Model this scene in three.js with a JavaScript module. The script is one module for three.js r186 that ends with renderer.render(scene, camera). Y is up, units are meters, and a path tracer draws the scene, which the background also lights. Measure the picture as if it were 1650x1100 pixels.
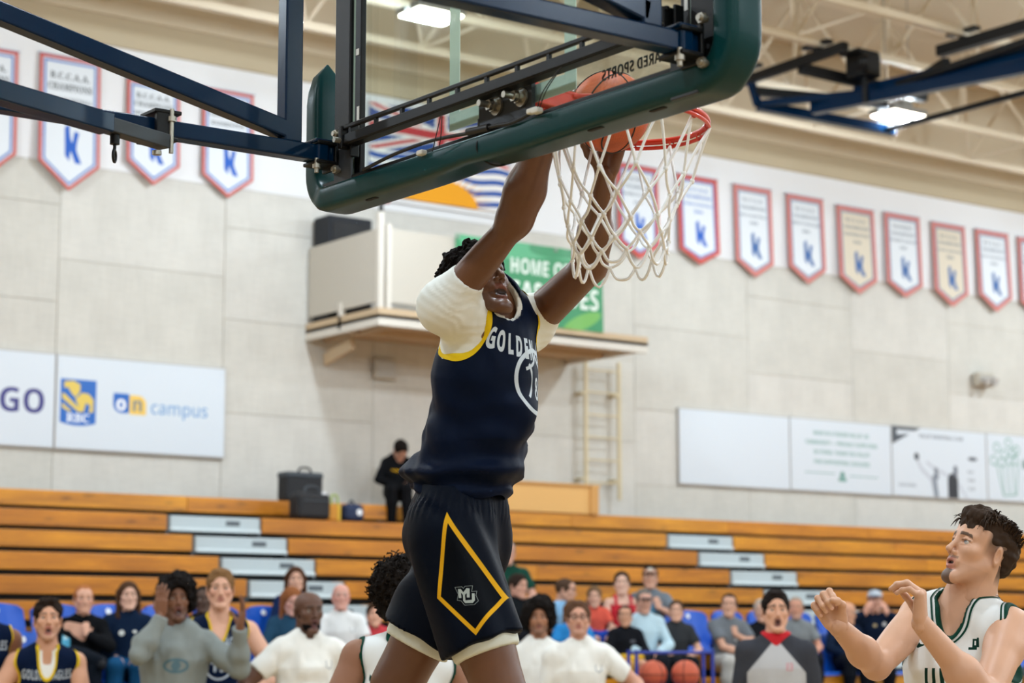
import * as THREE from 'three';
import { mergeGeometries } from 'three/addons/utils/BufferGeometryUtils.js';
import { RoundedBoxGeometry } from 'three/addons/geometries/RoundedBoxGeometry.js';
import { RectAreaLightUniformsLib } from 'three/addons/lights/RectAreaLightUniformsLib.js';

// ---------- camera, light, exposure ----------
// world: x runs along the bleacher wall (away to the right), z = -20 is that wall, y is up; the camera stands at x = 0, z = 0
const scene = new THREE.Scene();
const FPX = 3330, PITCH = Math.atan(478 / FPX), WALL_ANGLE = 53.5 * Math.PI / 180;
const camera = new THREE.PerspectiveCamera(2 * Math.atan(550 / FPX) * 180 / Math.PI, 1.5, 0.1, 120);
camera.position.set(0, 1.55, 0);
camera.lookAt(Math.cos(WALL_ANGLE) * Math.cos(PITCH), 1.55 + Math.sin(PITCH), -Math.sin(WALL_ANGLE) * Math.cos(PITCH));
camera.focus = 6.4;
camera.userData.fStop = 3.2;
const renderer = new THREE.WebGLRenderer({ antialias: true });
renderer.toneMapping = THREE.LinearToneMapping;
renderer.toneMappingExposure = 1.04;
renderer.shadowMap.enabled = true;
scene.background = new THREE.Color(0x000000);
RectAreaLightUniformsLib.init();
const LAMP = { color: 0xe2f2ff, intensity: 108, w: 0.56, d: 0.42 };   // each high-bay fixture of the hall
const LAMP_X = [-2.2, 4.43, 11.07, 17.7, 24.3, 31], LAMP_Z = [-16.3, -10.6, -4.9, 0.8, 6.5], LAMP_Y = 7.6;

// ---------- helpers ----------
const V = (x, y, z) => new THREE.Vector3(x, y, z);
let seed = 7;
const rnd = () => { seed = (seed * 1664525 + 1013904223) >>> 0; return seed / 4294967296; };
const rr = (a, b) => a + (b - a) * rnd();
const used = {};
function numbered(n) { const k = used[n] = (used[n] ?? -1) + 1; return k ? n + '_' + String(k).padStart(3, '0') : n; }
function mesh(name, geo, mat, parent) {
  const m = new THREE.Mesh(geo, mat); m.name = parent ? name : numbered(name); m.castShadow = m.receiveShadow = true;
  (parent || scene).add(m); return m;
}
function tag(o, label, category, group) { o.userData.label = label; o.userData.category = category; if (group) o.userData.group = group; return o; }
function thing(name, label, category, pos = [0, 0, 0], turn = 0, group) {
  const g = new THREE.Group(); g.name = numbered(name); g.position.set(...pos); g.rotation.y = turn; scene.add(g);
  return tag(g, label, category, group);
}
function struct(name, geo, mat) { const m = mesh(name, geo, mat); m.name = name; m.userData.kind = 'structure'; return m; }
const box = (w, h, d, x = 0, y = 0, z = 0) => new THREE.BoxGeometry(w, h, d).translate(x, y, z);
const span = (x0, x1, y0, y1, z0, z1) => box(x1 - x0, y1 - y0, z1 - z0, (x0 + x1) / 2, (y0 + y1) / 2, (z0 + z1) / 2);
const rbox = (w, h, d, r, x = 0, y = 0, z = 0) => new RoundedBoxGeometry(w, h, d, 2, r).translate(x, y, z);
function orient(geo, a, b, up = V(0, 1, 0)) {          // geometry built along +z from the origin's centre, laid between a and b
  const d = b.clone().sub(a).normalize(); if (Math.abs(d.dot(up)) > 0.98) up = V(1, 0, 0);
  const x = up.clone().cross(d).normalize(), y = d.clone().cross(x);
  return geo.applyMatrix4(new THREE.Matrix4().makeBasis(x, y, d).setPosition(a.clone().add(b).multiplyScalar(0.5)));
}
const beam = (a, b, w, h, r = 0.004, up) => orient(new RoundedBoxGeometry(w, h, a.distanceTo(b), 2, r), a, b, up);
const rod = (a, b, r, n = 10, r2) => orient(new THREE.CylinderGeometry(r2 ?? r, r, a.distanceTo(b), n).rotateX(Math.PI / 2), a, b);
const tube = (pts, r, n = 8, seg = 0, closed = false) => new THREE.TubeGeometry(new THREE.CatmullRomCurve3(pts, closed), seg || pts.length * 6, r, n, closed);
const merge = (list) => mergeGeometries(list.map(g => { const h = g.index ? g.toNonIndexed() : g; for (const k of Object.keys(h.attributes)) if (!['position', 'normal', 'uv'].includes(k)) h.deleteAttribute(k); return h; }));
const M = {};
function mat(name, color, roughness = 0.6, extra = {}) { return M[name] = new THREE.MeshPhysicalMaterial({ color, roughness, name, ...extra }); }
function canvasTex(w, h, draw, srgb = true) {
  const c = document.createElement('canvas'); c.width = w; c.height = h; draw(c.getContext('2d'), w, h);
  const t = new THREE.CanvasTexture(c); if (srgb) t.colorSpace = THREE.SRGBColorSpace; t.anisotropy = 8; return t;
}
function dataTex(w, h, fn, srgb = true) {
  const a = new Uint8Array(w * h * 4);
  for (let j = 0; j < h; j++) for (let i = 0; i < w; i++) { const c = fn(i / w, j / h), k = (j * w + i) * 4; a[k] = c[0]; a[k + 1] = c[1]; a[k + 2] = c[2]; a[k + 3] = 255; }
  const t = new THREE.DataTexture(a, w, h); t.magFilter = THREE.LinearFilter; t.minFilter = THREE.LinearMipmapLinearFilter; t.generateMipmaps = true;
  t.wrapS = t.wrapT = THREE.RepeatWrapping; if (srgb) t.colorSpace = THREE.SRGBColorSpace; t.needsUpdate = true; return t;
}
// periodic value noise (period n cells)
const perm = new Float32Array(4096).map(() => rnd());
function vnoise(x, y, px = 64, py = 64) {
  const xi = Math.floor(x), yi = Math.floor(y), fx = x - xi, fy = y - yi, s = t => t * t * (3 - 2 * t);
  const g = (a, b) => perm[((((a % px) + px) % px) * 61 + (((b % py) + py) % py) * 173) & 4095];
  const u = s(fx), v = s(fy);
  return (g(xi, yi) * (1 - u) + g(xi + 1, yi) * u) * (1 - v) + (g(xi, yi + 1) * (1 - u) + g(xi + 1, yi + 1) * u) * v;
}
function n3(x, y, z) {                                  // value noise in space, -1..1
  const xi = Math.floor(x), yi = Math.floor(y), zi = Math.floor(z), s = t => t * t * (3 - 2 * t), u = s(x - xi), v = s(y - yi), w = s(z - zi);
  const g = (a, b, c) => perm[(a * 61 + b * 173 + c * 419) & 4095];
  const L = (a, b, t) => a + (b - a) * t;
  return 2 * L(L(L(g(xi, yi, zi), g(xi + 1, yi, zi), u), L(g(xi, yi + 1, zi), g(xi + 1, yi + 1, zi), u), v), L(L(g(xi, yi, zi + 1), g(xi + 1, yi, zi + 1), u), L(g(xi, yi + 1, zi + 1), g(xi + 1, yi + 1, zi + 1), u), v), w) - 1;
}
function uvBox(geo, s = 1) {                            // uv in metres from the dominant face direction
  const p = geo.attributes.position, n = geo.attributes.normal, uv = new Float32Array(p.count * 2);
  for (let i = 0; i < p.count; i++) {
    const ax = Math.abs(n.getX(i)), ay = Math.abs(n.getY(i)), az = Math.abs(n.getZ(i));
    if (az >= ax && az >= ay) { uv[2 * i] = p.getX(i) * s; uv[2 * i + 1] = p.getY(i) * s; }
    else if (ay >= ax) { uv[2 * i] = p.getX(i) * s; uv[2 * i + 1] = p.getZ(i) * s; }
    else { uv[2 * i] = p.getZ(i) * s; uv[2 * i + 1] = p.getY(i) * s; }
  }
  geo.setAttribute('uv', new THREE.BufferAttribute(uv, 2)); return geo;
}

// ---------- the hall ----------
const linen = dataTex(256, 256, (u, v) => { const k = 232 + 8 * vnoise(u * 128, v * 8, 128, 8) + 8 * vnoise(u * 12, v * 128, 12, 128) + 8 * vnoise(u * 6, v * 6, 6, 6); return [k, k, k]; });
mat('panel', 0xdad7ce, 0.85, { map: linen });
mat('panelB', 0xd8d5cc, 0.85, { map: linen });
mat('panelC', 0xdddad2, 0.85, { map: linen });
mat('wallBase', 0xb9aa92, 0.9);
mat('whitePaint', 0xe9e9ea, 0.7);
mat('beigeTrim', 0xbfb094, 0.8);
mat('deck', 0xd3c5ac, 0.85);
mat('truss', 0xdccdb4, 0.6);
mat('plainWall', 0xd9cfc0, 0.85);
const floorTex = dataTex(256, 256, (u, v) => { const b = Math.floor(v * 16), k = 0.9 + 0.14 * perm[(b * 37 + Math.floor(u * 3 + b * 0.37) * 11) & 4095] - 0.05 * vnoise(u * 16, v * 128, 16, 128); return [192 * k, 160 * k, 114 * k]; });
floorTex.repeat.set(1, 1);
mat('floor', 0xffffff, 0.3, { map: floorTex });
const RX0 = -9, RX1 = 38, RZ0 = -20, RZ1 = 13, RH = 9.6;
struct('floor', uvBox(span(RX0 - 0.3, RX1 + 0.3, -0.3, 0, RZ0 - 0.3, RZ1 + 0.3)), M.floor);
struct('ceiling', span(RX0 - 0.3, RX1 + 0.3, RH, RH + 0.3, RZ0 - 0.3, RZ1 + 0.3), M.deck);
struct('wall_left', span(RX0 - 0.3, RX0, 0, RH, RZ0, RZ1), M.plainWall);
struct('wall_right', span(RX1, RX1 + 0.3, 0, RH, RZ0, RZ1), M.plainWall);
struct('wall_front', span(RX0 - 0.3, RX1 + 0.3, 0, RH, RZ1, RZ1 + 0.3), M.plainWall);
const wallBack = struct('wall_back', span(RX0 - 0.3, RX1 + 0.3, 0, RH, RZ0 - 0.3, RZ0 - 0.012), M.wallBase);
const pw = 1.964;
for (let c = -2; c < 10; c++) {                         // acoustic panels with open joints
  const x0 = 6.914 + c * pw, x1 = x0 + pw;
  const ys = c % 2 === 0 ? [2.0, 2.95, 4.0, 5.04, 6.07, 6.52] : [2.0, 2.5, 3.47, 4.43, 5.5, 6.52];
  for (let r = 0; r + 1 < ys.length; r++) {
    const g = uvBox(span(x0 + 0.004, x1 - 0.004, ys[r] + 0.003, ys[r + 1] - 0.003, -20.03, -20 + rr(-0.002, 0.002)), 0.8);
    mesh('wall_panel', g, [M.panel, M.panelB, M.panelC][Math.floor(rnd() * 3)], wallBack);
  }
}
const band = struct('trim_1', span(RX0, RX1, 6.52, 7.88, -20.03, -19.992), M.whitePaint);
struct('trim_2', span(RX0, RX1, 7.88, 8.2, -20.03, -19.94), M.beigeTrim);
struct('trim_3', span(RX0, RX1, 8.2, 9.6, -20.03, -19.9), M.deck);
// triangular roof trusses along the hall
for (let k = 0; k < 10; k++) {
  const z = -17.9 + 2.8 * k;
  const t = thing('roof_truss', k === 0 ? 'beige triangular roof truss nearest the white banner band' : k === 1 ? 'second beige roof truss from the banner wall, above the folded hoop frame' : 'beige roof truss high over the court, out of view', 'truss', [0, 0, z], 0, 'roof trusses');
  const b1 = [], x0 = RX0 + 0.05, x1 = RX1 - 0.05;
  for (const s of [-0.6, 0.6]) mesh('bottom_chord', beam(V(x0, 8.03, s), V(x1, 8.03, s), 0.09, 0.09, 0.012), M.truss, t);
  mesh('top_chord', beam(V(x0, 9.5, 0), V(x1, 9.5, 0), 0.1, 0.1, 0.012), M.truss, t);
  for (let i = 0; i < 31; i++) {
    const x = x0 + 0.4 + i * 1.5;
    for (const s of [-0.6, 0.6]) {
      mesh('web_strut', rod(V(x, 8.05, s), V(x + 0.75, 9.47, 0), 0.024, 6), M.truss, t);
      mesh('web_strut', rod(V(x + 0.75, 9.47, 0), V(x + 1.5, 8.05, s), 0.024, 6), M.truss, t);
    }
    if (i % 2 === 0) mesh('cross_strut', rod(V(x, 8.04, -0.6), V(x, 8.04, 0.6), 0.02, 6), M.truss, t);
  }
}
// high-bay lamps: the glowing lens and an area light just below it
mat('lampBody', 0x8f8f8c, 0.5, { metalness: 0.6 });
mat('lampGlow', 0xffffff, 0.4, { emissive: 0xfff4e4, emissiveIntensity: 9 });
[...LAMP_X.flatMap((x, i) => LAMP_Z.map((z, j) => [x, i, z, j]))].forEach(([x, i, z, j]) => {
  const lab = j === 0 && i === 3 ? 'twin-lens high-bay lamp glowing beside the folded ceiling hoop frame' : j === 0 && i === 2 ? 'high-bay lamp seen glowing through the glass backboard' : 'white high-bay lamp hung over the hall out of view';
  const t = thing('high_bay_lamp', lab, 'lamp', [x, LAMP_Y, z], 0, 'high-bay lamps');
  mesh('housing', merge([box(LAMP.w, 0.06, 0.16, 0, 0.05, -0.12), box(LAMP.w, 0.06, 0.16, 0, 0.05, 0.12), box(0.16, 0.1, 0.3, 0, 0.12, 0)]), M.lampBody, t);
  for (const s of [-0.12, 0.12]) mesh('lens', rbox(LAMP.w - 0.04, 0.03, 0.14, 0.012, 0, 0.012, s), M.lampGlow, t);
  mesh('hanger', merge([rod(V(-0.2, 0.08, 0), V(-0.2, 1.9, 0), 0.006, 6), rod(V(0.2, 0.08, 0), V(0.2, 1.9, 0), 0.006, 6)]), M.lampBody, t);
  const L = new THREE.RectAreaLight(LAMP.color, LAMP.intensity, LAMP.w, LAMP.d);
  L.position.set(0, -0.03, 0); L.rotation.x = -Math.PI / 2; L.name = 'lamp_light'; L.castShadow = true; t.add(L);
  const Q = new THREE.PointLight(LAMP.color, 18, 0, 2); Q.position.set(0, -0.1, 0); Q.name = 'lamp_spill'; Q.castShadow = true; Q.shadow.radius = 6; t.add(Q);
});

// ---------- bleachers ----------
const woodTex = dataTex(512, 256, (u, v) => {
  let w = vnoise(u * 4, v * 24, 4, 24) * 0.5 + vnoise(u * 8, v * 64, 8, 64) * 0.3 + vnoise(u * 32, v * 128, 32, 128) * 0.2;
  let kn = 0; for (let i = 0; i < 9; i++) { const dx = Math.abs(((u - perm[i * 3]) % 1 + 1.5) % 1 - 0.5) * 3.2, dy = Math.abs(((v - perm[i * 3 + 1]) % 1 + 1.5) % 1 - 0.5) * 6; kn = Math.max(kn, 1 - Math.hypot(dx * 1.2, dy) / (0.1 + 0.12 * perm[i + 40])); }
  const k = 0.78 + 0.34 * w - 0.22 * Math.max(0, kn); return [212 * k, (146 + 18 * w) * k, (30 + 8 * w) * k];
});
woodTex.repeat.set(0.5, 1);
const woods = [0xffdfae, 0xfbd6a0, 0xf4cf9b, 0xffe2b4].map((c, i) => mat('wood' + i, c, 0.42, { map: woodTex, clearcoat: 0.25, clearcoatRoughness: 0.35 }));
mat('dark', 0x15171a, 0.8);
mat('step', 0xb9c3c6, 0.5);
mat('stepDark', 0x596066, 0.6); mat('seatSlate', 0x2c363b, 0.6);
mat('stepEdge', 0xcfd8da, 0.45);
const ROW = k => ({ z: -19.15 + 0.545 * (k - 1), y: 3.0 - 0.2275 * (k - 1) });      // front edge and seat top of row k = 1..12
const AISLES = [[9.5, 10.575], [16.04, 17.11]], BX0 = 3.2, BX1 = 30;
const bleach = thing('bleachers', 'long orange wooden bleachers with dark gaps rising to the panelled wall', 'bleachers');
for (let k = 1; k <= 12; k++) {
  const { z, y } = ROW(k);
  const runs = k === 1 ? [[BX0, 12.46], [12.62, BX1]] : [[BX0, AISLES[0][0]], [AISLES[0][1], AISLES[1][0]], [AISLES[1][1], BX1]];
  for (const [a, b] of runs) {
    const n = Math.max(1, Math.round((b - a) / 2.6)), L = (b - a) / n, off = rr(-0.25, 0.25);
    let x = a;
    for (let i = 0; i < n; i++) {
      const x1 = i === n - 1 ? b : a + (i + 1) * L + off;
      const g = rbox(x1 - x - 0.003, 0.16, 0.28, 0.008, 0, 0, 0); uvBox(g);
      const uv = g.attributes.uv, ou = rnd() * 5, ov = rnd() * 5; for (let q = 0; q < uv.count; q++) uv.setXY(q, uv.getX(q) + ou, uv.getY(q) + ov);
      g.translate((x + x1) / 2, y - 0.08, z - 0.14);
      { const wd = woods[Math.floor(rnd() * 4)]; mesh('bench_board', g, k > 9 ? M.seatSlate : wd, bleach); }; x = x1;
    }
  }
  mesh('riser_plate', span(BX0, BX1, y - 0.46, y - 0.1, z - 0.3, z - 0.288), M.stepDark, bleach);
  mesh('foot_deck', span(BX0, BX1, y - 0.46, y - 0.43, z - 0.3, z + 0.255), M.stepDark, bleach);
  if (k > 1) AISLES.forEach(([a, b]) => {
    mesh('aisle_step', rbox(b - a - 0.06, 0.13, 0.5, 0.01, (a + b) / 2, y - 0.075, z - 0.24), M.step, bleach);
    mesh('aisle_nosing', rbox(b - a - 0.05, 0.035, 0.05, 0.008, (a + b) / 2, y - 0.148, z + 0.005), M.stepEdge, bleach);
    mesh('foot_recess', rbox(0.16, 0.05, 0.02, 0.008, b - 0.34, y - 0.07, z + 0.006), M.stepDark, bleach);
    mesh('end_bracket', span(b - 0.03, b, y - 0.2, y - 0.01, z - 0.26, z - 0.02), M.stepDark, bleach);
    mesh('end_bracket', span(a, a + 0.03, y - 0.2, y - 0.01, z - 0.26, z - 0.02), M.stepDark, bleach);
  });
}
// moulded blue seats clipped on the lower rows
mat('seatBlue', 0x0757c4, 0.38);
mat('seatWhite', 0xeef2f6, 0.6);
mat('seatSlate', 0x3c4a4e, 0.6);
function seatProto() {
  const pts = [[-0.02, 0.06], [0.0, 0.1], [0.02, 0.105], [0.2, 0.1], [0.34, 0.11], [0.385, 0.12], [0.4, 0.105]].map(p => p);
  const prof = [[0.33, 0.004], [0.325, 0.03], [0.29, 0.034], [0.17, 0.018], [0.06, 0.018], [0.01, 0.05], [-0.02, 0.14], [-0.055, 0.26], [-0.085, 0.37], [-0.095, 0.42], [-0.115, 0.42], [-0.105, 0.36], [-0.085, 0.27]];
  const n = 10, P = [], I = [];
  for (let i = 0; i < prof.length; i++) for (let j = 0; j <= n; j++) {
    const s = j / n * 2 - 1, b = i > 5 ? 1 : 0, [z, y] = prof[i];
    let w = 0.215; if (y > 0.36) w = 0.215 - (y - 0.36) * 0.9; if (z > 0.31) w = 0.2;
    P.push(s * w, y + (1 - b) * 0.008 * s * s - (y > 0.4 ? 0.02 * s * s : 0), z + b * 0.06 * s * s);
  }
  const m = n + 1;
  for (let i = 0; i < prof.length - 1; i++) for (let j = 0; j < n; j++) { const a = i * m + j; I.push(a, a + 1, a + m, a + 1, a + m + 1, a + m); }
  const g = new THREE.BufferGeometry(); g.setAttribute('position', new THREE.Float32BufferAttribute(P, 3)); g.setIndex(I); g.computeVertexNormals();
  const t = thing('stadium_seat', '', 'seat');
  mesh('shell', g, M.seatBlue, t);
  mesh('number_tag', new THREE.CylinderGeometry(0.026, 0.026, 0.004, 14).rotateX(Math.PI / 2 - 0.28).translate(0, 0.36, -0.072), M.seatWhite, t);
  return t;
}
const seat0 = seatProto(); let seatUsed = false;
const TAKEN = /*TAKEN*/[[9, 6.91], [9, 7.29], [9, 7.98], [8, 9.15], [9, 8.80], [9, 9.26], [9, 9.62], [7, 11.82], [8, 11.55], [8, 12.11], [9, 11.76], [8, 12.45], [8, 12.79], [9, 12.38], [9, 12.61], [8, 13.11], [9, 12.93], [9, 13.59], [9, 14.12], [9, 14.58], [9, 15.29], [9, 15.70]];      // rows and places where somebody sits
for (const k of [8, 9, 10]) {
  const { z, y } = ROW(k); let idx = 0;
  for (let x = 6.05; x < 20.6; x += 0.485) {
    if (AISLES.some(([a, b]) => x > a - 0.26 && x < b + 0.26)) continue;
    idx++;
    const t = seatUsed ? seat0.clone() : seat0; if (seatUsed) { t.name = numbered('stadium_seat'); scene.add(t); } seatUsed = true;
    t.position.set(x, y + 0.001, z - 0.3); if (k === 10) { t.scale.y = 0.75; t.children[0].material = M.seatSlate; t.children[1].material = M.seatSlate; }
    if (TAKEN.some(([r, tx]) => r === k - 1 && Math.abs(tx - x) < 0.36)) { scene.remove(t); if (t === seat0) seat0.name = 'unused'; continue; }
    const sec = x < 9.5 ? 'left of the left aisle' : x < 16 ? 'between the two aisles' : 'right of the right aisle';
    tag(t, `${k === 10 ? 'slate grey' : 'blue'} stadium seat, row ${['one', 'two', 'three', 'four'][k - 8]} from the top, ${sec}`, 'seat', `blue seats row ${k - 7} ${sec}`);
    t.userData = { ...t.userData };
  }
}

// ---------- wall banners ----------
mat('bannerRed', 0xc8564e, 0.8); mat('bannerBlue', 0x5b7fc0, 0.8); mat('bannerGrey', 0x7f93ad, 0.8); mat('bannerPink', 0xcf7f78, 0.8);
function pennant(x0, x1, yt, ys, yb, inset) {
  const w = x1 - x0 - 2 * inset, s = new THREE.Shape(), h = w / 2, tip = yb + inset * 1.25, sh = ys + inset * 0.45;
  s.moveTo(-h, yt - inset); s.lineTo(h, yt - inset); s.lineTo(h, sh); s.lineTo(0, tip); s.lineTo(-h, sh); s.closePath(); return s;
}
function ring(o, i, depth, bulge) {
  o.holes.push(new THREE.Path(i.getPoints())); return new THREE.ExtrudeGeometry(o, { depth, bevelEnabled: false, curveSegments: 1 });
}
const BT = [['B.C.C.A.A.', 'CHAMPIONS', "WOMEN'S BASKETBALL", '2004'], ['B.C.C.A.A.', 'CHAMPIONS', "MEN'S BASKETBALL", '1994'], ['B.C.C.A.A.', 'CHAMPIONS', "MEN'S SOCCER", '2001'],
  ['B.C.C.A.A.', 'CHAMPIONS', 'BADMINTON', '1998'], ['PACWEST', 'CHAMPIONS', "WOMEN'S SOCCER", '1987']];
const banners = [[7.64, 8.33, 7.62, 6.52, 6.22, 0], [8.575, 9.265, 7.66, 6.5, 6.21, 1], [9.585, 10.215, 7.55, 6.64, 6.4, 2], [10.497, 11.135, 7.6, 6.61, 6.38, 3], [16.42, 17.1, 7.57, 6.54, 6.34, 4],
  [17.44, 18.14, 7.56, 6.56, 6.38, 5], [18.44, 19.12, 7.55, 6.52, 6.315, 6], [19.41, 20.1, 7.545, 6.54, 6.325, 7], [20.37, 21.1, 7.51, 6.5, 6.285, 8], [21.32, 22.04, 7.525, 6.52, 6.325, 9], [22.3, 23.0, 7.505, 6.5, 6.285, 10], [23.24, 23.96, 7.51, 6.53, 6.3, 11], [24.18, 24.9, 7.5, 6.51, 6.3, 12]];
const BW = ['leftmost white pennant banner cut off by the left edge of the picture', 'white pennant banner with red and blue border above the steel arm, second from left', 'white pennant banner behind the end of the blue brace arm', 'white red-topped pennant banner just left of the green backboard pad',
  'white pennant banner seen through the basketball net', 'white pennant banner with blue lettering, first right of the net', 'second white pennant banner right of the net, pinkish border', 'third white pennant banner right of the net', 'cream pennant banner, fourth right of the net', 'fifth pennant banner right of the net, white between two cream ones', 'cream pennant banner, sixth right of the net', 'white pennant banner, seventh right of the net', 'pennant banner cut off by the right edge of the picture'];
banners.forEach(([x0, x1, yt, ys, yb, i]) => {
  const cx = (x0 + x1) / 2, w = x1 - x0, cream = i === 8 || i === 10;
  const t = thing('pennant_banner', BW[i], 'banner', [cx, 0, -19.955], 0, 'championship pennants'); t.rotation.x = 0; 
  const paper = cream ? '#ddd3c0' : '#e2e7ec', ink = i < 4 ? '#20262e' : i === 5 ? '#3a63b8' : '#66707e';
  const tex = canvasTex(256, 512, (g, W, H) => {
    g.fillStyle = paper; g.fillRect(0, 0, W, H); g.textAlign = 'center'; g.fillStyle = ink;
    const L = BT[i % 5], big = i < 4;
    [[L[0], big ? 34 : 28, 0.17], [L[1], big ? 36 : 27, 0.255], [L[2], L[2].length > 14 ? 19 : 26, 0.335], [L[3], 26, 0.42]].forEach(([s, f, y]) => { g.font = `bold ${f}px serif`; g.fillText(s, W / 2, H * y, W * 0.74); });
    g.fillStyle = i < 6 ? '#2f62c0' : '#4a6ea6';                              // the emblem: a tall leaning two-lobed mark
    g.beginPath(); g.moveTo(W * .42, H * .53); g.lineTo(W * .5, H * .5); g.quadraticCurveTo(W * .5, H * .62, W * .55, H * .64); g.lineTo(W * .58, H * .55); g.lineTo(W * .66, H * .56); g.quadraticCurveTo(W * .6, H * .66, W * .62, H * .7); g.lineTo(W * .7, H * .79); g.lineTo(W * .6, H * .79); g.lineTo(W * .52, H * .7); g.lineTo(W * .5, H * .78); g.lineTo(W * .43, H * .74); g.closePath(); g.fill();
  });
  const cl = new THREE.ExtrudeGeometry(pennant(x0, x1, yt, ys, yb, 0.012), { depth: 0.006, bevelEnabled: false });
  const p = cl.attributes.position, uv = cl.attributes.uv; for (let k = 0; k < p.count; k++) uv.setXY(k, p.getX(k) / w + 0.5, (p.getY(k) - yb) / (yt - yb));
  const wave = g => { const q = g.attributes.position; for (let k = 0; k < q.count; k++) q.setZ(k, q.getZ(k) + 0.03 * (yt - q.getY(k)) * (1 + 0.2 * (i % 3))); g.computeVertexNormals(); return g; };
  mesh('cloth', wave(cl), new THREE.MeshPhysicalMaterial({ map: tex, roughness: 0.85, name: 'banner_cloth' }), t);
  mesh('outer_border', wave(ring(pennant(x0, x1, yt, ys, yb, 0), pennant(x0, x1, yt, ys, yb, i < 4 ? 0.032 : 0.06), 0.011)), i < 4 || i === 5 || i === 4 ? M.bannerRed : M.bannerPink, t);
  const a = i < 4 ? 0.048 : 0.066;
  mesh('inner_border', wave(ring(pennant(x0, x1, yt, ys, yb, a), pennant(x0, x1, yt, ys, yb, a + 0.022), 0.009)), i < 6 ? M.bannerBlue : M.bannerGrey, t);
  mesh('hanging_rod', rod(V(-w / 2 - 0.02, yt + 0.004, 0.004), V(w / 2 + 0.02, yt + 0.004, 0.004), 0.008, 6), M.bannerGrey, t);
});

// ---------- printed boards, flag ----------
mat('boardEdge', 0xb9b6b2, 0.5);
function board(name, label, cat, x0, x1, y0, y1, draw, W = 512, group) {
  const t = thing(name, label, cat, [(x0 + x1) / 2, y0, -19.975], 0, group), w = x1 - x0, h = y1 - y0;
  mesh('backing', box(w, h, 0.03, 0, h / 2, 0), M.boardEdge, t);
  const tx = canvasTex(W, Math.round(W * h / w), (g, a, b) => { g.fillStyle = '#d8e0e8'; g.fillRect(0, 0, a, b); draw(g, a, b); });
  mesh('print', box(w - 0.02, h - 0.03, 0.006, 0, h / 2, 0.017), new THREE.MeshPhysicalMaterial({ map: tx, roughness: 0.35, name: 'printed_board' }), t);
  return t;
}
board('sponsor_board', 'white wall board with dark purple GO lettering at the left picture edge', 'sign', 6.9, 8.865, 3.49, 4.485, (g, W, H) => {
  g.fillStyle = '#33307c'; g.font = `bold ${H * 0.36}px sans-serif`; g.textAlign = 'right'; g.textBaseline = 'middle'; g.fillText('NGO', W * 0.955, H * 0.52);
}, 512);
board('sponsor_board', 'white wall board with blue lion shield and on campus lettering', 'sign', 8.875, 10.862, 3.49, 4.485, (g, W, H) => {
  const x = W * 0.02, y = H * 0.25, w = W * 0.205, h = H * 0.5;
  g.fillStyle = '#0b62bd'; g.beginPath(); g.moveTo(x, y); g.lineTo(x + w, y); g.lineTo(x + w, y + h * 0.94); g.quadraticCurveTo(x + w / 2, y + h * 1.07, x, y + h * 0.94); g.closePath(); g.fill();
  g.fillStyle = '#e3c658'; const q = (...p) => { g.beginPath(); p.forEach(([a, b], i) => i ? g.lineTo(x + a * w, y + b * h) : g.moveTo(x + a * w, y + b * h)); g.closePath(); g.fill(); };
  q([.1, .06], [.35, .03], [.55, .1], [.55, .26], [.42, .4], [.3, .3], [.2, .18], [.1, .2]);
  q([.42, .42], [.6, .28], [.8, .3], [.93, .42], [.93, .7], [.8, .7], [.84, .56], [.72, .5], [.66, .7], [.56, .7]);
  q([.05, .3], [.15, .34], [.65, .7], [.5, .7], [.05, .42]); q([.05, .52], [.34, .7], [.2, .7], [.05, .62]);
  g.fillStyle = '#fff'; g.font = `bold ${h * 0.26}px serif`; g.textAlign = 'center'; g.textBaseline = 'alphabetic'; g.fillText('RBC', x + w / 2, y + h * 0.93);
  g.fillStyle = '#0b62bd'; g.beginPath(); g.roundRect(W * .325, H * .365, W * .095, H * .215, [W * .01, W * .01, W * .01, W * .05]); g.fill();
  g.fillStyle = '#efc75a'; g.beginPath(); g.roundRect(W * .42, H * .375, W * .1, H * .215, [W * .01, W * .05, 0, W * .01]); g.fill();
  g.font = `bold ${H * 0.22}px sans-serif`; g.fillStyle = '#fff'; g.fillText('o', W * .372, H * .55); g.fillStyle = '#7b7f86'; g.fillText('n', W * .468, H * .55);
  g.fillStyle = '#4f8fc9'; g.font = `${H * 0.2}px sans-serif`; g.textAlign = 'left'; g.fillText('campus', W * .545, H * .565, W * .435);
}, 768);
board('wall_board', 'blank white wall board right of the ladder', 'sign', 17.43, 19.39, 3.5, 4.49, () => {}, 256);
board('wall_board', 'white wall board with four lines of small green lettering', 'sign', 19.4, 21.345, 3.505, 4.495, (g, W, H) => {
  g.fillStyle = '#6f9c93'; g.textAlign = 'center'; g.font = `bold ${H * .082}px sans-serif`;
  ['MADE IN A FRASER VALLEY, BC', 'COMMUNITY — PROUDLY SUPPLYING', 'IN STORES. THANK YOU VALLEY', 'FOR SUPPORTING CASCADES'].forEach((s, i) => g.fillText(s, W * .5, H * (.21 + i * .135), W * (i === 1 ? .72 : .56)));
  g.fillRect(W * .13, H * .74, W * .3, 3); g.fillRect(W * .57, H * .76, W * .29, 3); g.beginPath(); g.arc(W * .5, H * .76, H * .05, 0, 7); g.fill(); g.fillRect(W * .46, H * .8, W * .08, H * .05);
}, 512);
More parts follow.
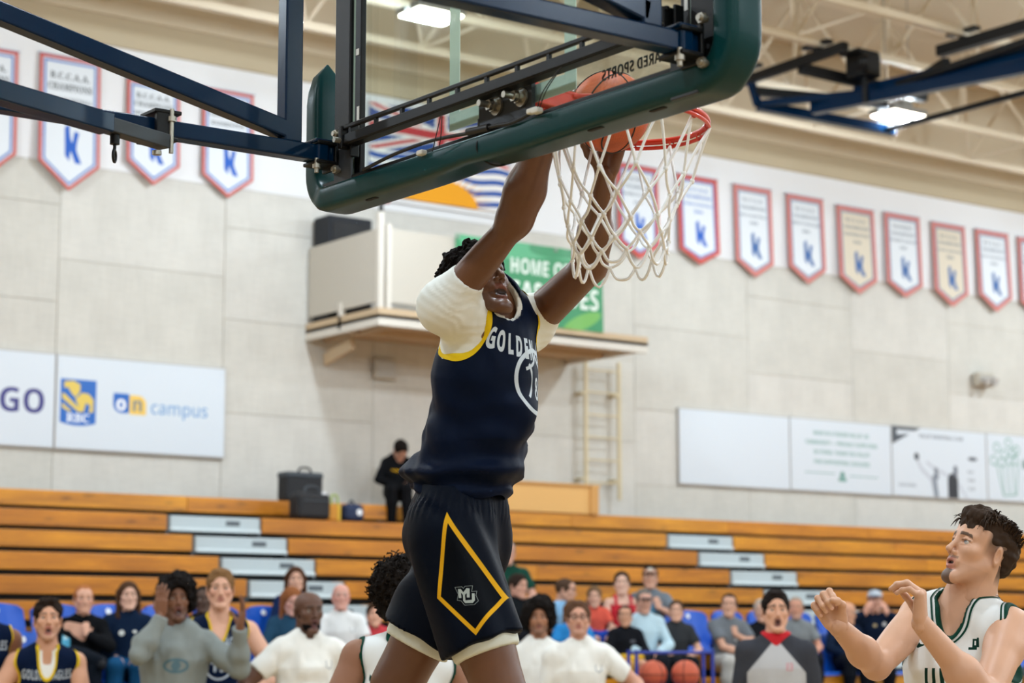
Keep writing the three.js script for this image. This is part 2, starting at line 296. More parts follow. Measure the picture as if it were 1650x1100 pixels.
board('wall_board', 'white wall board printed with grey basketball players reaching up', 'sign', 21.355, 23.33, 3.51, 4.505, (g, W, H) => {
  g.fillStyle = '#4a5058'; g.beginPath(); g.moveTo(0, 0); g.lineTo(W * .3, 0); g.lineTo(W * .24, H * .05); g.lineTo(W * .05, H * .05); g.lineTo(W * .05, H * .12); g.lineTo(W * .18, H * .1); g.lineTo(0, H * .26); g.closePath(); g.fill();
  g.font = `bold ${H * .075}px sans-serif`; g.fillStyle = '#6b717b'; g.textAlign = 'left'; g.fillText('VALLEY BASKETBALL CLUB', W * .28, H * .14, W * .64);
  g.strokeStyle = '#b9bfc9'; g.lineCap = 'round'; const ln = (c, w, ...p) => { g.strokeStyle = c; g.lineWidth = w * W; g.beginPath(); p.forEach(([a, b], i) => i ? g.lineTo(a * W, b * H) : g.moveTo(a * W, b * H)); g.stroke(); };
  ln('#c3c8d2', .03, [.26, .48], [.3, .6], [.4, .74], [.44, .95]); ln('#c3c8d2', .025, [.36, .5], [.44, .58], [.56, .66], [.62, .7]);
  g.fillStyle = '#474c55'; g.beginPath(); g.ellipse(W * .25, H * .42, W * .025, H * .055, 0, 0, 7); g.fill();
  ln('#8a929d', .05, [.43, .72], [.45, .98]); ln('#7d8490', .04, [.45, .6], [.46, .7]); ln('#31353d', .11, [.63, .74], [.63, .98]); ln('#767c87', .045, [.66, .56], [.66, .64]); ln('#c3c8d2', .02, [.7, .8], [.78, 1]);
  g.fillStyle = '#5c626c'; g.beginPath(); g.ellipse(W * .85, H * .4, W * .05, H * .03, 0, 0, 7); g.fill(); g.font = `${H * .06}px sans-serif`; g.fillText('PLAY', W * .79, H * .62); g.fillText('HARD', W * .79, H * .74); g.fillText('CLUB', W * .79, H * .87); g.fillText('OUR SCHOOL', W * .06, H * .87);
}, 512);
board('wall_board', 'white wall board with a green line drawing of a popcorn bucket', 'sign', 23.34, 25.3, 3.52, 4.51, (g, W, H) => {
  g.strokeStyle = '#6ea093'; g.lineWidth = 5; g.lineJoin = 'round';
  g.beginPath(); g.moveTo(W * .1, H * .45); g.lineTo(W * .17, H * .93); g.lineTo(W * .32, H * .9); g.lineTo(W * .35, H * .42); g.stroke();
  for (const a of [.16, .22, .28]) { g.beginPath(); g.moveTo(W * a, H * .45); g.lineTo(W * (a + .02), H * .9); g.stroke(); }
  [[.07, .4], [.11, .2], [.19, .3], [.24, .12], [.29, .27], [.33, .22], [.16, .42], [.25, .38], [.31, .38]].forEach(([a, b]) => { g.beginPath(); g.arc(W * a, H * b, W * .035, 0, 7); g.stroke(); });
  g.fillStyle = '#1f5f4c'; g.font = `bold ${H * .2}px sans-serif`; g.fillText('Kernels', W * .39, H * .5); g.fillStyle = '#9fb8b1'; g.font = `${H * .08}px sans-serif`; g.fillText('popcorn', W * .41, H * .66);
}, 512);
{ // provincial flag
  const x0 = 12.69, x1 = 14.72, y0 = 6.68, y1 = 7.78, w = x1 - x0, h = y1 - y0;
  const tex = canvasTex(768, 416, (g, W, H) => {
    const J = H * .5; g.fillStyle = '#284a93'; g.fillRect(0, 0, W, J);
    const ln = (c, lw, a) => { g.strokeStyle = c; g.lineWidth = lw; g.beginPath(); g.moveTo(a[0] * W, a[1] * J); g.lineTo(a[2] * W, a[3] * J); g.stroke(); };
    g.save(); g.beginPath(); g.rect(0, 0, W, J); g.clip(); for (const d of [[0, 0, 1, 1], [1, 0, 0, 1]]) { ln('#f2efec', J * .2, d); ln('#c23b40', J * .08, d); }
    ln('#f2efec', J * .32, [.5, 0, .5, 1]); ln('#f2efec', J * .32, [0, .5, 1, .5]); ln('#c23b40', J * .19, [.5, 0, .5, 1]); ln('#c23b40', J * .19, [0, .5, 1, .5]); g.restore();
    g.fillStyle = '#f2efec'; g.fillRect(0, J, W, H - J);
    g.fillStyle = '#2c56a6'; for (let k = 0; k < 4; k++) { const y = J + (k * .125 + .03) * H; g.beginPath(); g.moveTo(0, y); for (let i = 0; i <= 40; i++) g.lineTo(i / 40 * W, y + Math.sin(i / 40 * 6.28 * 3) * H * .014); for (let i = 40; i >= 0; i--) g.lineTo(i / 40 * W, y + H * .058 + Math.sin(i / 40 * 6.28 * 3) * H * .014); g.closePath(); g.fill(); }
    g.fillStyle = '#f2a51c'; for (let k = 0; k <= 20; k++) { const a = Math.PI + k / 20 * Math.PI, s = .05; g.beginPath(); g.moveTo(W * .5 + Math.cos(a) * W * .4, H + Math.sin(a) * H * .42); g.lineTo(W * .5 + Math.cos(a + s) * W * .2, H + Math.sin(a + s) * H * .2); g.lineTo(W * .5 + Math.cos(a - s) * W * .2, H + Math.sin(a - s) * H * .2); g.fill(); }
    g.beginPath(); g.ellipse(W * .5, H, W * .27, H * .27, 0, 0, 7); g.fill();
  });
  const t = thing('provincial_flag', 'large flag with crosses, blue waves and golden sun hung behind the backboard', 'flag', [(x0 + x1) / 2, y0, -19.96]);
  const g = new THREE.PlaneGeometry(w, h, 24, 10).translate(0, h / 2, 0), p = g.attributes.position;
  for (let i = 0; i < p.count; i++) p.setZ(i, 0.012 * Math.sin(p.getX(i) * 9) + 0.015); g.computeVertexNormals();
  mesh('cloth', g, new THREE.MeshPhysicalMaterial({ map: tex, roughness: 0.85, side: THREE.DoubleSide, name: 'flag_cloth' }), t);
  mesh('header_rail', box(w + 0.04, 0.03, 0.03, 0, h + 0.01, 0.01), M.whitePaint, t); mesh('bottom_rail', box(w + 0.3, 0.05, 0.04, 0.1, -0.04, 0), M.whitePaint, t);
}

// ---------- balcony with green banner ----------
mat('balconyPanel', 0xc6bfb2, 0.75); mat('balconyPost', 0xdbd4c8, 0.7); mat('balconyFloor', 0xcab190, 0.8); mat('black', 0x0e0f12, 0.6); mat('speaker', 0x1b1f26, 0.75); mat('redBit', 0xb23a3a, 0.6);
{
  const t = thing('balcony', 'cream plywood camera balcony jutting from the wall behind the leaping player', 'balcony', [11.886, 4.9, -19.99]);
  const P = (n, g, m) => mesh(n, g, m, t), zf = 1.517, ln = 3.78;
  P('floor_slab', span(0, ln, 0.06, 0.17, 0, zf), M.balconyFloor);
  P('edge_beam', span(0, ln, -0.02, 0.1, zf - 0.06, zf), M.balconyPost);
  P('edge_beam', span(0, 0.06, -0.02, 0.1, 0, zf - 0.06), M.balconyPost);
  P('edge_beam', span(ln - 0.06, ln, 0, 0.1, 0, zf - 0.06), M.balconyPost);
  P('side_panel', span(0.015, 0.04, 0.24, 1.04, 0.03, zf - 0.07), M.balconyPanel);
  P('front_panel', span(0.17, 1.58, 0.24, 1.05, zf - 0.04, zf - 0.015), M.balconyPanel);
  P('front_panel', span(1.59, 3.1, 0.24, 1.05, zf - 0.04, zf - 0.015), M.balconyPanel);
  for (const [x, z, h] of [[0.035, zf - 0.035, 1.2], [0.14, zf - 0.035, 1.08], [1.58, zf - 0.05, 1.05], [3.08, zf - 0.05, 1.05], [0.03, 0.72, 0.3]]) P('post', box(0.06, h, 0.06, x, h / 2 + 0.02, z), M.balconyPost);
  for (const x of [0.25, 2.55]) P('bracket', merge([beam(V(x, 0.02, zf - 0.1), V(x, 0.02, 0.02), 0.05, 0.08), beam(V(x, -0.1, 0.6), V(x, -0.22, 0.02), 0.05, 0.14)]), M.balconyFloor);
  P('soffit_joist', span(0.1, ln - 0.1, -0.01, 0.06, 0.7, 0.78), M.balconyFloor);
  const gb = thing('green_banner', 'green vinyl banner reading HOME OF THE CASCADES on the balcony front', 'banner', [13.93, 5.06, -18.475]);
  const W = 2.1, H = 0.93, tex = canvasTex(768, 340, (g, a, b) => {
    g.fillStyle = '#2c8a55'; g.fillRect(0, 0, a, b); g.fillStyle = '#51a877'; g.beginPath(); g.moveTo(0, 0); g.lineTo(a * .5, 0); g.quadraticCurveTo(a * .4, b * .2, a, b * .12); g.lineTo(a, b * .05); g.lineTo(a * .1, b * .28); g.fill();
    g.fillStyle = '#6fb04e'; g.beginPath(); g.ellipse(a * .85, b * .9, a * .14, b * .09, -.4, 0, 7); g.fill(); g.fillStyle = '#4aa06c'; g.fillRect(a * .5, b * .84, a * .2, b * .06);
    g.fillStyle = '#e9eee6'; g.textAlign = 'center'; g.font = `bold ${b * .26}px sans-serif`; g.fillText('HOME OF THE', a * .66, b * .38, a * .6); g.font = `bold ${b * .36}px sans-serif`; g.fillText('CASCADES', a * .66, b * .73, a * .62);
  });
  const g = new THREE.PlaneGeometry(W, H, 30, 6).translate(0, H / 2, 0.012), p = g.attributes.position; for (let i = 0; i < p.count; i++) p.setZ(i, p.getZ(i) + 0.008 * Math.sin(p.getX(i) * 14 + p.getY(i) * 3)); g.computeVertexNormals();
  mesh('vinyl', g, new THREE.MeshPhysicalMaterial({ map: tex, roughness: 0.4, side: THREE.DoubleSide, name: 'banner_vinyl' }), gb);
  for (const x of [-1.02, -0.35, 0.35, 1.02]) mesh('grommet', new THREE.TorusGeometry(0.018, 0.006, 5, 10).translate(x, H - 0.03, 0.025), M.boardEdge, gb);
  const sp = thing('loudspeaker', 'black loudspeaker box standing at the balcony end under the backboard pad', 'speaker', [12.23, 5.075, -19.77]);
  mesh('cabinet', rbox(0.58, 1.21, 0.34, 0.02, 0, 0.605, 0), M.speaker, sp); mesh('grille', rbox(0.5, 1.08, 0.02, 0.008, 0, 0.6, 0.175), M.black, sp);
  const vc = thing('video_camera', 'small black and red video camera on the balcony rail corner', 'camera', [11.925, 6.125, -18.5]);
  mesh('body', rbox(0.1, 0.1, 0.2, 0.015, 0, 0.16, 0), M.black, vc); mesh('lens', rod(V(0, 0.16, 0.08), V(0, 0.16, 0.2), 0.04, 12), M.speaker, vc); mesh('handle', rbox(0.03, 0.03, 0.16, 0.01, 0, 0.25, 0), M.black, vc); mesh('mount', rod(V(0, 0, 0), V(0, 0.12, 0), 0.025, 8), M.black, vc); mesh('grip', rbox(0.05, 0.06, 0.08, 0.01, 0.06, 0.12, 0.02), M.redBit, vc);
}
{ // ladder, wood box, wall fittings
  mat('ladder', 0xd6c8a6, 0.6); mat('fitting', 0xbdb6a8, 0.6);
  const t = thing('wall_ladder', 'pale metal ladder fixed to the wall below the balcony', 'ladder', [15.83, 3.25, -19.86]);
  for (const x of [0, 0.53]) { mesh('rail', box(0.045, 1.72, 0.03, x, 0.86, 0), M.ladder, t); for (const y of [0.24, 1.3]) mesh('wall_bracket', box(0.09, 0.03, 0.14, x - 0.03, y, -0.06), M.ladder, t); }
  for (let i = 0; i < 6; i++) mesh('rung', rod(V(0, 0.2 + i * 0.28, 0), V(0.53, 0.2 + i * 0.28, 0), 0.012, 8), M.ladder, t);
  const wb = thing('wooden_crate', 'pale plywood box standing on the top bleacher row behind the player', 'box', [14.5, 3.0, -19.13]);
  mat('ply', 0xe0b06a, 0.6); mat('plyEdge', 0xcf9a55, 0.6);
  mesh('body', rbox(1.84, 0.33, 0.4, 0.01, 0, 0.165, -0.2), M.ply, wb); mesh('corner_post', rbox(0.12, 0.33, 0.03, 0.006, 0.86, 0.165, 0.012), M.plyEdge, wb); mesh('lid', rbox(1.9, 0.02, 0.44, 0.006, 0.0, 0.34, -0.19), M.ply, wb);
  const f1 = thing('wall_vent', 'small square grey vent box on the wall under the balcony', 'vent', [12.92, 4.51, -19.93]); mesh('cover', rbox(0.3, 0.24, 0.06, 0.015, 0, 0.12, 0), M.fitting, f1); for (let i = 0; i < 4; i++) mesh('slat', box(0.24, 0.02, 0.02, 0, 0.045 + i * 0.05, 0.033), M.boardEdge, f1);
  const f2 = thing('emergency_light', 'small grey fixture on the wall above the popcorn board', 'fixture', [23.26, 5.17, -19.9]); mesh('case', rbox(0.34, 0.2, 0.12, 0.02, 0, 0.1, 0), M.fitting, f2); mesh('lamp_head', rod(V(0.08, 0.1, 0.05), V(0.08, 0.06, 0.16), 0.06, 12), M.boardEdge, f2); mesh('lamp_head', rod(V(-0.08, 0.1, 0.05), V(-0.08, 0.06, 0.16), 0.06, 12), M.boardEdge, f2);
}
{ // bags on the top rows
  mat('bagBlack', 0x16171b, 0.7); mat('bagNavy', 0x14274a, 0.7); mat('bagOrange', 0xc98a2e, 0.7); mat('bagYellow', 0xd7b23c, 0.7); mat('bagGrey', 0x3a4148, 0.55); mat('lime', 0x9fb45a, 0.6);
  const b = (n, label, x, y, z, parts) => { const t = thing(n, label, 'bag', [x, y, z]); for (const [p, g, m] of parts) mesh(p, g, m, t); };
  b('duffel_bag', 'black soft duffel bag at the left of the bags on the bleachers', 11.22, 2.775, -18.74, [['body', rbox(0.4, 0.29, 0.24, 0.06, 0, 0.145, 0), M.bagBlack], ['patch', new THREE.CylinderGeometry(0.03, 0.03, 0.006, 16).rotateX(1.57).translate(0.12, 0.27, 0.1), M.seatWhite], ['handle', tube([V(-0.1, 0.26, 0.05), V(-0.07, 0.34, 0.04), V(0.07, 0.34, 0.04), V(0.1, 0.26, 0.05)], 0.012), M.bagGrey], ['zip', box(0.3, 0.012, 0.012, 0, 0.2, 0.121), M.bagGrey]]);
  b('hard_case', 'tall black equipment case behind the black duffel bag', 11.4, 3.002, -19.24, [['body', rbox(0.46, 0.3, 0.2, 0.03, 0, 0.15, 0), M.bagBlack], ['lid', rbox(0.47, 0.07, 0.22, 0.03, 0, 0.28, 0), M.bagGrey], ['handle', tube([V(-0.08, 0.3, 0.09), V(-0.06, 0.35, 0.09), V(0.06, 0.35, 0.09), V(0.08, 0.3, 0.09)], 0.012), M.bagBlack]]);
  b('tote_bag', 'orange and yellow tote bag between black and navy bags', 11.53, 2.775, -18.8, [['body', rbox(0.15, 0.19, 0.14, 0.03, 0, 0.095, 0), M.bagOrange], ['strap', tube([V(-0.04, 0.17, 0.06), V(-0.03, 0.27, 0.05), V(0.03, 0.27, 0.05), V(0.04, 0.17, 0.06)], 0.012), M.lime], ['stripe', rbox(0.04, 0.17, 0.01, 0.004, 0.05, 0.09, 0.07), M.bagYellow]]);
  b('backpack', 'navy backpack with a pale logo, rightmost of the bags', 11.75, 2.775, -18.76, [['body', rbox(0.24, 0.19, 0.2, 0.06, 0, 0.095, 0), M.bagNavy], ['logo', new THREE.CylinderGeometry(0.035, 0.035, 0.006, 12).rotateX(1.57).translate(0.04, 0.1, 0.101), M.seatWhite], ['top_handle', tube([V(-0.04, 0.18, 0), V(0, 0.23, 0), V(0.04, 0.18, 0)], 0.012), M.bagGrey]]);
}

// ---------- the basketball goal ----------
mat('steelBlue', 0x00213f, 0.2, { specularIntensity: 0.45 });
mat('frameBlack', 0x06080c, 0.42, { specularIntensity: 0.6 });
mat('padGreen', 0x08383a, 0.3, { specularIntensity: 0.4 });
mat('slot', 0x050606, 0.7);
mat('glass', 0xf5faf8, 0.02, { transmission: 1, thickness: 0, ior: 1.45 });
mat('glassPaint', 0xdcece4, 0.6);
mat('plateGrey', 0x3c3f43, 0.5, { metalness: 0.5 });
mat('zinc', 0xb8b4a8, 0.35, { metalness: 0.9 });
mat('rimRed', 0xd0301a, 0.38, { clearcoat: 0.4 });
mat('netCord', 0xf6f7f7, 0.85);
mat('cable', 0x0b0c0e, 0.5); mat('tie', 0xd9d9d2, 0.6); mat('sticker', 0xe6e6e2, 0.6); mat('glassEdge', 0x9fb6a9, 0.2);
const ZC = -4.47, BX = 3.3;
const goal = thing('basketball_goal', 'wall-braced basketball goal with glass backboard, green padding and blue steel arms', 'basketball hoop', [BX, 2.85, ZC]);
const gp = (name, geo, m, parent) => { geo.translate(-BX, -2.85, -ZC); return mesh(name, geo, m, parent || goal); };
gp('backboard_glass', span(3.3, 3.312, 2.93, 3.95, -5.36, -3.58), M.glass);
{
  const sq = [span(3.3125, 3.3145, 2.995, 3.045, -4.78, -4.19), span(3.3125, 3.3145, 3.395, 3.445, -4.78, -4.19), span(3.3125, 3.3145, 3.045, 3.395, -4.78, -4.73), span(3.3125, 3.3145, 3.045, 3.395, -4.24, -4.19)];
  gp('target_square', merge(sq), M.glassPaint);
  gp('board_border', merge([span(3.3125, 3.3145, 2.935, 2.965, -5.35, -3.59), span(3.3125, 3.3145, 3.9, 3.95, -5.35, -3.59)]), M.glassPaint);
}
for (const [z0, z1] of [[-5.345, -5.255], [-3.685, -3.595]]) {
  const f = gp('side_frame', rbox(0.03, 1.06, z1 - z0, 0.006, 3.284, 3.43, (z0 + z1) / 2), M.frameBlack);
  gp('edge_channel', rbox(0.02, 1.08, 0.012, 0.003, 3.29, 3.43, z0 < -5 ? -5.249 : -3.691), M.glassEdge, f);
  const zi = z0 < -5 ? -5.226 : -3.714;
  gp('light_strip', rbox(0.02, 1.05, 0.034, 0.004, 3.289, 3.43, zi), M.frameBlack, f);
  gp('sticker', box(0.002, 0.075, 0.012, 3.278, 3.12, zi + 0.006), M.sticker, f);
  gp('sticker', box(0.002, 0.02, 0.016, 3.278, 3.33, zi), M.sticker, f);
}
gp('bottom_frame', rbox(0.06, 0.04, 1.8, 0.005, 3.275, 2.918, ZC), M.frameBlack);
gp('top_frame', rbox(0.06, 0.055, 1.8, 0.005, 3.275, 3.955, ZC), M.frameBlack);
{ // horizontal light bar behind the glass
  const b = gp('light_bar', merge([rbox(0.012, 0.03, 1.5, 0.003, 3.222, 3.043, ZC), rbox(0.04, 0.008, 1.5, 0.003, 3.242, 3.03, ZC)]), M.frameBlack);
  gp('top_rail', rbox(0.014, 0.014, 1.52, 0.004, 3.222, 3.079, ZC), M.frameBlack, b);
  for (let i = 0; i < 11; i++) gp('spacer', box(0.01, 0.02, 0.012, 3.222, 3.066, ZC - 0.7 + i * 0.14), M.frameBlack, b);
  for (const z of [-5.215, -3.725]) { gp('end_clip', merge([rbox(0.05, 0.07, 0.02, 0.004, 3.235, 3.05, z), rbox(0.03, 0.1, 0.01, 0.003, 3.25, 3.04, z + 0.02)]), M.frameBlack, b); gp('clip_bolt', rod(V(3.19, 3.04, z), V(3.26, 3.04, z), 0.009, 8), M.zinc, b); }
}
{ // rim mounting plate with studs
  const s = new THREE.Shape(); s.moveTo(-0.12, -0.047); s.lineTo(-0.11, -0.06); s.lineTo(0.11, -0.06); s.lineTo(0.12, -0.047); s.lineTo(0.12, 0.06); s.lineTo(-0.12, 0.06); s.closePath();
  const p = gp('mounting_plate', new THREE.ExtrudeGeometry(s, { depth: 0.012, bevelEnabled: true, bevelSize: 0.003, bevelThickness: 0.002, bevelSegments: 1 }).rotateY(-Math.PI / 2).translate(3.295, 3.012, ZC), M.plateGrey);
  for (const [z, y] of [[-4.5, 3.006], [-4.385, 3.006]]) {
    gp('bolt', merge([rod(V(3.28, y, z), V(3.273, y, z), 0.026, 18), new THREE.CylinderGeometry(0.019, 0.019, 0.014, 6).rotateZ(Math.PI / 2).translate(3.266, y, z), new THREE.CylinderGeometry(0.016, 0.016, 0.012, 6).rotateZ(Math.PI / 2).translate(3.252, y, z), rod(V(3.25, y, z), V(3.215, y, z), 0.0095, 10)]), M.zinc, p);
  }
}
{ // green padding: a rounded section swept round the lower edge
  const path = [], R = 0.085, zl = -5.435, zr = -3.555, yb = 2.9, yt = 3.34;
  for (let i = 0; i <= 8; i++) path.push([zl, yt - (yt - yb - R) * i / 8]);
  for (let i = 1; i <= 8; i++) { const a = i / 8 * Math.PI / 2; path.push([zl + R - R * Math.cos(a), yb + R - R * Math.sin(a)]); }
  for (let i = 1; i < 40; i++) path.push([zl + R + (zr - zl - 2 * R) * i / 40, yb]);
  for (let i = 0; i <= 8; i++) { const a = i / 8 * Math.PI / 2; path.push([zr - R + R * Math.sin(a), yb + R - R * Math.cos(a)]); }
  for (let i = 1; i <= 8; i++) path.push([zr, yb + R + (yt - yb - R) * i / 8]);
  const N = 28, prof = []; // superellipse section: a along the outward normal, b along x
  for (let j = 0; j < N; j++) { const a = j / N * 2 * Math.PI, c = Math.cos(a), s = Math.sin(a), e = 0.42; prof.push([Math.sign(c) * Math.abs(c) ** e, Math.sign(s) * Math.abs(s) ** e]); }
  const P = [], I = [];
  path.forEach(([z, y], i) => {
    const a = path[Math.max(0, i - 1)], b = path[Math.min(path.length - 1, i + 1)]; let tz = b[0] - a[0], ty = b[1] - a[1]; const l = Math.hypot(tz, ty); tz /= l; ty /= l;
    const nz = ty, ny = -tz;                                        // outward
    const end = Math.min(i, path.length - 1 - i), k = [0.05, 0.72, 0.93][end] ?? 1;
    const bot = Math.abs(ny) > 0.9, mid = Math.max(0, 1 - Math.abs(z + 4.62) / 0.3), thin = bot ? 1 - 0.18 * mid * mid : 1;
    for (const [u, w] of prof) { const uu = u * (u > 0 ? 0.05 * thin : (bot ? 0.03 : 0.026)) * k; P.push(3.298 + w * (bot ? 0.062 : 0.055) * k + (end === 0 ? 0 : 0), y + ny * uu - (end === 0 ? 0 : 0), z + nz * uu); }
  });
  for (let i = 0; i < path.length - 1; i++) for (let j = 0; j < N; j++) { const a = i * N + j, b = i * N + (j + 1) % N; I.push(a, a + N, b, b, a + N, b + N); }
  const g = new THREE.BufferGeometry(); g.setAttribute('position', new THREE.Float32BufferAttribute(P, 3)); g.setIndex(I); g.computeVertexNormals();
  const pad = gp('edge_padding', g, M.padGreen);
  for (const z of [-5.12, -4.855, -4.285, -4.052, -3.805]) gp('slot', new THREE.CapsuleGeometry(0.0085, 0.045, 4, 8).rotateX(Math.PI / 2).scale(1, 0.25, 1).translate(3.268, 2.85 + (Math.abs(z + 4.62) < 0.35 ? 0.004 : 0), z), M.slot, pad);
  gp('joint_seam', new THREE.TorusGeometry(0.052, 0.003, 6, 30).scale(1.22, 0.86, 1).translate(3.298, 2.893, -4.535), M.slot, pad);
}
{ // rim with neck, tilted down under load
  const rimGroup = new THREE.Group(); rimGroup.name = 'rim'; rimGroup.position.set(3.325 - BX, 3.05 - 2.85, 0); rimGroup.rotation.z = -0.06; goal.add(rimGroup);
  const rc = 0.395;
  mesh('ring', merge([new THREE.TorusGeometry(0.232, 0.009, 10, 64).rotateX(Math.PI / 2).translate(rc, 0, 0), new THREE.TorusGeometry(0.237, 0.006, 8, 64, Math.PI * 1.3).rotateX(Math.PI / 2).rotateY(-Math.PI * 0.65 + Math.PI).translate(rc, -0.017, 0)]), M.rimRed, rimGroup);
  mesh('neck', merge([rbox(0.2, 0.01, 0.16, 0.003, 0.09, 0.006, 0), rbox(0.18, 0.05, 0.008, 0.003, 0.08, -0.02, 0.075), rbox(0.18, 0.05, 0.008, 0.003, 0.08, -0.02, -0.075), beam(V(0.14, 0, 0.075), V(0.26, 0, 0.19), 0.02, 0.012), beam(V(0.14, 0, -0.075), V(0.26, 0, -0.19), 0.02, 0.012)]), M.rimRed, rimGroup);
  mesh('back_plate', rbox(0.014, 0.13, 0.16, 0.004, 0, -0.04, 0), M.rimRed, rimGroup);
  for (let i = 0; i < 12; i++) { const a = (i + 0.5) / 12 * Math.PI * 2; mesh('net_hook', new THREE.TorusGeometry(0.009, 0.0025, 5, 10).translate(rc + 0.232 * Math.cos(a), -0.015, 0.232 * Math.sin(a)), M.rimRed, rimGroup); }
  // net: knotted cords, dragged a little by the dunk
  const rows = [0, 0.155, 0.225, 0.285, 0.335, 0.375], rad = [0.232, 0.19, 0.165, 0.148, 0.138, 0.134];
  const node = (i, r) => {
    const a = (i + (r % 2 ? 0.5 : 0)) / 12 * Math.PI * 2 + 0.26, j = r ? 0.012 : 0, t = rows[r] / 0.4;
    const k = rad[r] * (1 + 0.05 * Math.sin(3 * a + r));
    return V(rc + k * Math.cos(a) + 0.03 * t * t + j * (vnoise(i * 3.1, r * 7.7) - 0.5), -0.02 - rows[r] + j * 1.6 * (vnoise(i * 5.3, r * 3.3) - 0.5) + 0.02 * Math.sin(a + 1) * t, k * Math.sin(a) - 0.05 * t * t + j * (vnoise(i * 2.7, r * 4.1) - 0.5));
  };
  const cords = [], knots = [];
  const cord = (a, b, sag, r = 0.0042) => { const m = a.clone().add(b).multiplyScalar(0.5); m.y -= sag; m.x += (vnoise(a.x * 90, b.z * 90) - 0.5) * 0.014; m.z += (vnoise(a.z * 90, b.x * 90) - 0.5) * 0.014; cords.push(tube([a, m, b], r, 6, 6)); };
  for (let r = 0; r < 5; r++) for (let i = 0; i < 12; i++) {
    const a = node(i, r), b1 = node(r % 2 ? (i + 1) % 12 : i, r + 1), b2 = node(r % 2 ? i : (i + 11) % 12, r + 1);
    cord(a, b1, r ? 0.006 : -0.002); cord(a, b2, r ? 0.006 : -0.002);
    if (r) knots.push(new THREE.SphereGeometry(0.0075, 8, 6).scale(1, 1.25, 1).translate(a.x, a.y, a.z));
  }
  for (let i = 0; i < 12; i++) { const a = node(i, 5), b = node((i + 1) % 12, 5), m = a.clone().add(b).multiplyScalar(0.5); m.y -= 0.035 + 0.012 * (i % 3); knots.push(new THREE.SphereGeometry(0.0075, 8, 6).translate(a.x, a.y, a.z)); cords.push(tube([a, a.clone().lerp(m, 0.55).add(V(0, -0.012, 0)), m, b.clone().lerp(m, 0.55).add(V(0, -0.012, 0)), b], 0.0044, 6, 12)); }
  const net = mesh('net', merge(cords), M.netCord, rimGroup); mesh('knots', merge(knots), M.netCord, net);
}
{ // steel arms, posts and braces
  const Zl = -5.31, Zr = -3.64;
  const arm = (z, yc) => {
    const a = gp('support_arm', beam(V(0.2, yc, z), V(3.24, yc, z), 0.055, 0.05, 0.006), M.steelBlue);
    gp('corner_bracket', merge([rbox(0.012, 0.1, 0.08, 0.004, 3.236, yc, z), rbox(0.07, 0.012, 0.09, 0.004, 3.2, yc + 0.03, z), rbox(0.07, 0.012, 0.09, 0.004, 3.2, yc - 0.03, z)]), M.frameBlack, a);
    gp('corner_plate', rbox(0.008, 0.13, 0.1, 0.003, 3.246, yc - 0.05, z + (z < -5 ? 0.06 : -0.04)), M.plateGrey, a);
    for (const dy of [-0.05, 0.06]) gp('bolt', merge([rod(V(3.245, yc + dy, z + 0.045), V(3.215, yc + dy, z + 0.045), 0.008, 8), new THREE.CylinderGeometry(0.014, 0.014, 0.012, 6).rotateZ(1.57).translate(3.228, yc + dy, z + 0.045)]), M.zinc, a);
    gp('clamp', merge([rbox(0.04, 0.07, 0.075, 0.008, 3.19, yc, z), rbox(0.06, 0.012, 0.085, 0.005, 3.19, yc + 0.035, z)]), M.steelBlue, a);
    gp('clamp_bolt', merge([rod(V(3.17, yc - 0.065, z + 0.03), V(3.17, yc - 0.02, z + 0.03), 0.007, 8), new THREE.CylinderGeometry(0.013, 0.013, 0.012, 6).translate(3.17, yc - 0.045, z + 0.03)]), M.zinc, a);
    gp('upright_post', beam(V(3.09, yc + 0.02, z), V(3.09, yc + 1.1, z), 0.055, 0.06, 0.006), M.steelBlue);
    gp('diagonal_brace', beam(V(3.085, yc + 0.055, z), V(0.6, yc + 0.055 + 0.216 * 2.485, z), 0.055, 0.055, 0.006), M.steelBlue);
    return a;
  };
  const left = arm(Zl, 3.012); arm(Zr, 2.966);
  // cross brace with telescoping end, clamp and eyebolt on the left arm
  gp('cross_brace', beam(V(2.43, 2.966, -5.178), V(1.2, 2.966, -4.72), 0.06, 0.055, 0.005), M.steelBlue);
  gp('brace_end', beam(V(2.65, 2.962, -5.262), V(2.4, 2.964, -5.168), 0.045, 0.042, 0.004), M.plateGrey);
  gp('arm_clamp', merge([rbox(0.085, 0.012, 0.1, 0.003, 2.655, 3.052, -5.3), rbox(0.05, 0.09, 0.02, 0.004, 2.645, 3.005, -5.262), rbox(0.085, 0.012, 0.1, 0.003, 2.645, 2.972, -5.3)]), M.frameBlack);
  gp('clamp_bolt', merge([rod(V(2.665, 2.93, -5.25), V(2.665, 3.06, -5.25), 0.007, 8), new THREE.CylinderGeometry(0.014, 0.014, 0.014, 6).translate(2.665, 3.03, -5.25), new THREE.CylinderGeometry(0.014, 0.014, 0.012, 6).translate(2.62, 2.925, -5.25)]), M.zinc);
  gp('eyebolt', merge([rod(V(2.46, 2.95, -5.19), V(2.46, 2.915, -5.19), 0.014, 10), rod(V(2.46, 2.92, -5.19), V(2.46, 2.897, -5.19), 0.005, 8), new THREE.TorusGeometry(0.017, 0.0042, 8, 20).rotateY(0.9).translate(2.46, 2.882, -5.19)]), M.frameBlack);
  // centre mast and its cap behind the frame, mostly out of the picture
  gp('mast', beam(V(0.2, 2.9, ZC), V(0.2, 4.1, ZC), 0.14, 0.14, 0.01), M.steelBlue);
  gp('mast_cross_tube', beam(V(0.2, 2.98, Zl - 0.05), V(0.2, 2.98, Zr + 0.05), 0.07, 0.07, 0.008), M.steelBlue);
  gp('mast_cross_tube', beam(V(0.2, 3.9, Zl - 0.05), V(0.2, 3.9, Zr + 0.05), 0.07, 0.07, 0.008), M.steelBlue);
